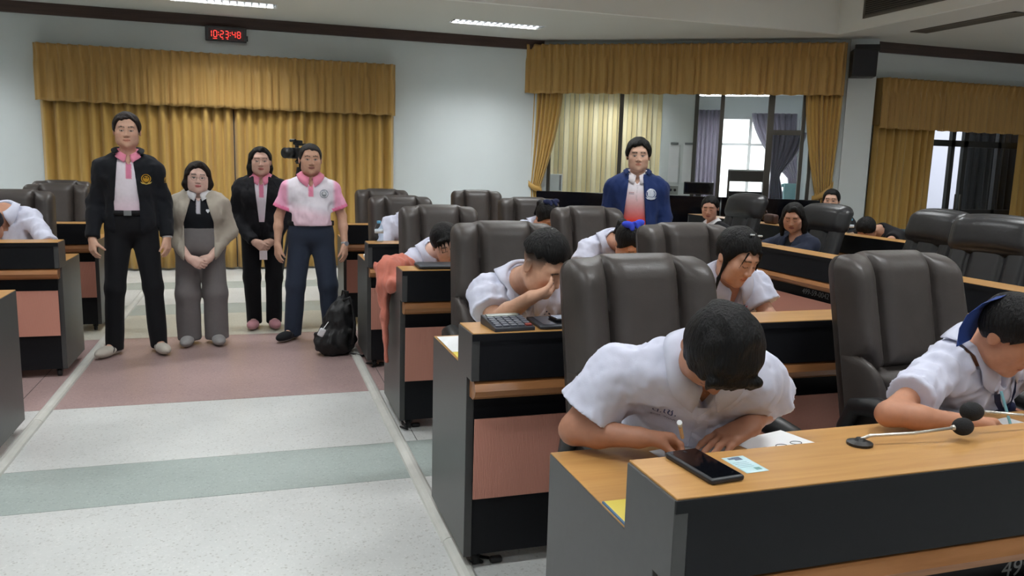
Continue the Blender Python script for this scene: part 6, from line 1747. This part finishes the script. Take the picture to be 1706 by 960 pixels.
# --- tablet cover and phone on second desk
t = thing('black_folder', 'black tablet case lying on the desk shelf under a phone', 'tablet', (1.13, 2.785, SHZ), -.04)
link('cover', rbox_mesh('cover', .30, .19, .016, .007, 10), mat('black_rubber', rgb(38, 42, 50), .5), t, (0, 0, .008)); box('screen', -.13, .13, -.075, .075, .0155, .0168, mat('tablet_glass', rgb(14, 16, 22), .1), t)
t = thing('smartphone', 'dark phone lying on the black tablet case', 'phone', (1.14, 2.80, SHZ+.0168), .05)
link('body', rbox_mesh('body', .165, .078, .010, .0045, 8), M_BLK, t, (0, 0, .005)); box('screen', -.075, .075, -.034, .034, .0098, .0104, mat('phone_glass_bright', rgb(140, 150, 165), .08), t)
# --- laptop-like case on the third desk
t = thing('black_case', 'thin black tablet case lying on the desk before the slumped girl', 'tablet', (1.035, 4.445, SHZ), -.02)
link('cover', rbox_mesh('cover', .36, .185, .022, .010, 10), MATS['black_rubber'], t, (0, 0, .011)); box('edge_band', -.17, .17, -.094, -.090, .008, .014, M_BLK, t)
# --- orange jacket over the desk end
t = thing('orange_jacket', 'coral orange jacket draped over the desk end', 'jacket', (.74, 4.72, .79))
s = S()
s.cap((.91, 4.90, .875), (.83, 4.85, .90), .055, .06, .05); s.cap((.83, 4.85, .90), (.745, 4.74, .885), .065, .07, .05); s.cap((.745, 4.74, .885), (.715, 4.68, .80), .07, .055, .05); s.cap((.715, 4.68, .80), (.708, 4.66, .62), .042, .026, .04, (A3(1, 0, 0), 1.5)); s.cap((.708, 4.66, .62), (.712, 4.64, .44), .026, .012, .04, (A3(1, 0, 0), 1.3))
s.cap((.80, 4.66, .84), (.74, 4.60, .82), .045, .04, .05); s.cap((.712, 4.72, .78), (.71, 4.74, .66), .04, .02, .04)
nz = wrinkle(88, .014, 80, 9); lo, hi = s.bounds(.03); M_OR = mat('coral_cloth', rgb(192, 110, 92), .8, noise=.06, nscale=30, bump=.15, bscale=200, sheen=.1)
build_mesh('jacket_cloth', [surfnet(lambda P: (s(P)+nz(P)).astype(F32), lo, hi, .007)], M_OR, t)
s2 = S(); s2.cap((.708, 4.67, .60), (.716, 4.63, .36), .022, .012, .02); build_mesh('hanging_sleeve', [surfnet(lambda P: (s2(P)+nz(P)*.5).astype(F32), *s2.bounds(.02), .006)], M_OR, t)

# --- papers and booklets
M_PRINT = mat('grey_print', rgb(96, 98, 104), .8); M_YEL = mat('yellow_cover', rgb(226, 206, 92), .6)
def sheet(label, corners, z, m=M_PAPER, name='paper_sheet', cat='paper', th=.0012):
    c = np.mean(corners, 0); t = thing(name, label, cat, (c[0], c[1], z)); mb = MB()
    mb.prism([(x-c[0], y-c[1]) for x, y in corners], 2, 0, th); mb.obj('leaf', m, t); return t
def rect(cx, cy, w, h, a): return [(cx+x*math.cos(a)-y*math.sin(a), cy+x*math.sin(a)+y*math.cos(a)) for x, y in ((-w/2, -h/2), (w/2, -h/2), (w/2, h/2), (-w/2, h/2))]
sheet('white answer sheet under the hands of the student with the pencil', rect(1.10, 1.76, .21, .18, .16), WKZ+.0005)
t = sheet('white sheet printed with ovals beside the left hand of the writing student', rect(1.36, 1.79, .21, .17, .25), WKZ+.0005)
for i, (x, y) in enumerate(((-.055, .0), (.0, .012), (.055, .024))):
    mb = MB(); mb.tube([(x+.017*math.cos(g), y+.012*math.sin(g)-.02, .0016) for g in np.linspace(0, 2*PI, 22)], .0012, 5, False); mb.obj('printed_oval', M_PRINT, t)
sheet('white answer sheet in front of the girl with the navy tie', rect(2.14, 1.72, .22, .20, .2), WKZ+.0005)
sheet('white sheet at the end of the desk with the calculator', [(.726, 3.02), (.93, 3.02), (.93, 3.30), (.726, 3.30)], WKZ+.004)
t = thing('booklet', 'yellow booklet under the white sheet on the desk with the calculator', 'booklet', (.82, 3.07, WKZ+.0004)); box('cover', -.092, .12, -.14, .14, 0, .003, M_YEL, t); box('page_block', -.091, .119, -.139, .139, .0004, .0026, M_PAPER, t)
t = thing('booklet', 'yellow and blue booklet at the aisle end of the desk with microphones', 'booklet', (.80, 1.49, WKZ)); box('cover', -.072, .10, -.058, .07, 0, .004, M_YEL, t); box('spine', -.0745, -.070, -.058, .07, 0, .0042, mat('booklet_blue', rgb(70, 110, 150), .5), t)
q = at_z(598, 418, WKZ); t = thing('tissue_roll', 'small white tissue pack on the desk with the water bottle', 'tissue', (.80, 6.15, WKZ)); link('pack', rbox_mesh('pack', .05, .09, .03, .012, 6), M_PAPER, t, (0, 0, .015)); box('seal', -.01, .01, -.03, .03, .029, .031, mat('pack_blue', rgb(150, 180, 210), .5), t)
# --- pencil
t = thing('pencil', 'yellow mechanical pencil in the writing hand of the bowed student', 'pencil')
a0 = PENCIL_TIP; a1 = at_d(1132, 704, 1.86); dv = nv(a1-a0); a0 = a1-dv*.15
M_PY = mat('pencil_yellow', rgb(206, 156, 52), .35)
MB().tube([tuple(a0), tuple(a0+dv*.015)], [.001, .0042], 8).obj('tip', M_WHITE, t); MB().tube([tuple(a0+dv*.015), tuple(a0+dv*.115)], .0045, 10).obj('barrel', M_PY, t); MB().tube([tuple(a0+dv*.115), tuple(a0+dv*.14)], .0036, 10).obj('ferrule', mat('ferrule', rgb(190, 186, 170), .3, metal=.7), t); MB().tube([tuple(a0+dv*.138), tuple(a0+dv*.15)], .0062, 12).obj('cap', M_WHITE, t)
t = thing('pen', 'pale green pen lying on the desk behind the microphones', 'pen'); p0 = at_z(1622, 712, WKZ+.008)
p0 = A3(1.93, 1.68, WKZ+.0055); dv = nv(A3(.85, -.5, 0)); MB().tube([tuple(p0), tuple(p0+dv*.13)], .0055, 10).obj('barrel', mat('pale_green_plastic', rgb(186, 214, 176), .35), t); MB().tube([tuple(p0+dv*.13), tuple(p0+dv*.142)], [.005, .0015], 8).obj('nib', M_GREYC, t)
t = thing('pen', 'dark pen in the hand of the girl with the navy tie', 'pen'); p1 = G1['tips']['R'][0]; p0 = np.array(p1)+A3(.01, -.02, -.03); p0[2] = max(p0[2], WKZ+.014); dv = nv(A3(-.1, .35, .9)); MB().tube([tuple(p0), tuple(p0+dv*.13)], .004, 8).obj('barrel', mat('pen_teal', rgb(120, 176, 190), .35), t); MB().tube([tuple(p0-dv*.01), tuple(p0)], [.001, .004], 8).obj('nib', M_GREYC, t)
# --- phone and identity card on nearest shelf
pc = np.array([(.816, 1.432), (.865, 1.431), (.887, 1.282), (.811, 1.27)]); c = pc.mean(0)
t = thing('smartphone', 'thick black phone lying on the wooden shelf beside the identity card', 'phone', (.848, 1.352, SHZ), .10)
link('case', rbox_mesh('case', .080, .162, .013, .006, 12), mat('phone_case', rgb(34, 36, 42), .45), t, (0, 0, .0065)); box('screen', -.034, .034, -.074, .074, .0128, .0134, mat('phone_glass', rgb(12, 14, 20), .07), t)
box('camera_hole', -.003, .003, .060, .066, .0134, .0137, M_BLK, t)
t = thing('identity_card', 'pale blue identity card lying beside the black phone', 'card', (.945, 1.351, SHZ), .06)
link('card', rbox_mesh('card', .054, .086, .0012, .0005, 6), mat('card_pale_blue', rgb(206, 228, 234), .35, col2=rgb(186, 220, 224), nscale=25), t, (0, 0, .0006))
box('portrait', -.006, .012, .022, .038, .0012, .0015, mat('card_dark_print', rgb(96, 110, 130), .5), t); box('portrait', -.018, -.006, .028, .036, .0012, .0015, MATS['card_dark_print'], t); box('seal', .004, .018, -.034, -.022, .0012, .0015, mat('card_green_print', rgb(110, 150, 146), .5), t)
for k in range(4): box('print_line', -.022, .012, -.015+.008*k, -.0125+.008*k, .0012, .0014, mat('card_line', rgb(150, 180, 190), .5), t)
# --- gooseneck microphones
M_STEM = mat('mic_stem', rgb(206, 200, 190), .25, metal=.6); M_FOAM = mat('mic_foam', rgb(32, 32, 34), .95, bump=.5, bscale=500)
def mic(label, base, head, dirn, fr, fl_):
    t = thing('microphone', label, 'microphone', tuple(base)); b = np.array(base); h = np.array(head)-b; d = nv(dirn)
    MB().lathe([(.028, 0), (.028, .006), (.012, .010), (.008, .016)], 18).obj('mount', M_BLK, t)
    e = h-d*fl_*.7; pts = [A3(0, 0, .012), A3(0, 0, .02)+(e*A3(1, 1, 0))*.10, e*.55+A3(0, 0, .004), e]
    MB().tube([tuple(p) for p in pts], .0038, 10).obj('gooseneck', M_STEM, t, True)
    MB().tube([tuple(e-d*.012), tuple(e), tuple(e+d*.03)], [.005, .008, .010], 12).obj('collar', M_STEM, t, True)
    s = S().ell(h, np.array([d, nv(np.cross(d, A3(0, 0, 1))), nv(np.cross(np.cross(d, A3(0, 0, 1)), d))]), (fl_, fr, fr)); V, Q = surfnet(s, h-.06, h+.06, .004)
    link('foam_windscreen', mesh('foam', V, Q, True), M_FOAM, t)
h1 = at_z(1604, 711, .972); b1 = at_z(1432, 741, SHZ); mic('gooseneck microphone lying low over the shelf beside the identity card', (b1[0], b1[1], SHZ), h1, h1-A3(b1[0], b1[1], .955), .0205, .0245)
h2 = at_z(1619, 686, .990); mic('gooseneck microphone stretching towards the girl with the navy tie', (h2[0]+.36, h2[1]-.03, SHZ+.0), h2, A3(-.36, .02, .012), .0225, .029)
# --- brown handbag on the rear wing desk
q = at_x(1284, 374, 5.5); t = thing('handbag', 'small brown handbag on the rear side-wing desk', 'handbag', (5.5, q[1], SHZ)); link('body', rbox_mesh('body', .08, .20, .11, .03, 8), mat('brown_bag', rgb(70, 48, 42), .5), t, (0, 0, .055)); MB().tube([(0, .07, .10), (0, .10, .14), (0, .14, .10), (0, .15, .03)], .006, 6).obj('handle', MATS['brown_bag'], t, True)
# --- cables at the casters
M_CAB = mat('black_cable', rgb(24, 24, 26), .5)
def cable(label, pts):
    t = thing('cable', label, 'cable', tuple(pts[0])); b = np.array(pts[0]); MB().tube([tuple(np.array(p)-b) for p in pts], .006, 6).obj('cord', M_CAB, t, True); link('plug', rbox_mesh('plug', .05, .03, .025, .01, 5), M_CAB, t, tuple(np.array(pts[-1])-b))
cable('loose black cable on the floor under the desk with the orange jacket', [(.77, 4.46, .008), (.80, 4.40, .01), (.735+.04, 4.44, .05), (.79, 4.50, .008), (.86, 4.46, .012)])
cable('loose black cable on the floor under the desk with the calculator', [(.75, 2.82, .008), (.80, 2.78, .02), (.78, 2.86, .008), (.86, 2.80, .012)])
cable('loose black cable on the floor beside the backpack', [(.77, 5.98, .008), (.84, 5.90, .02), (.80, 5.86, .008), (.88, 5.92, .012)])
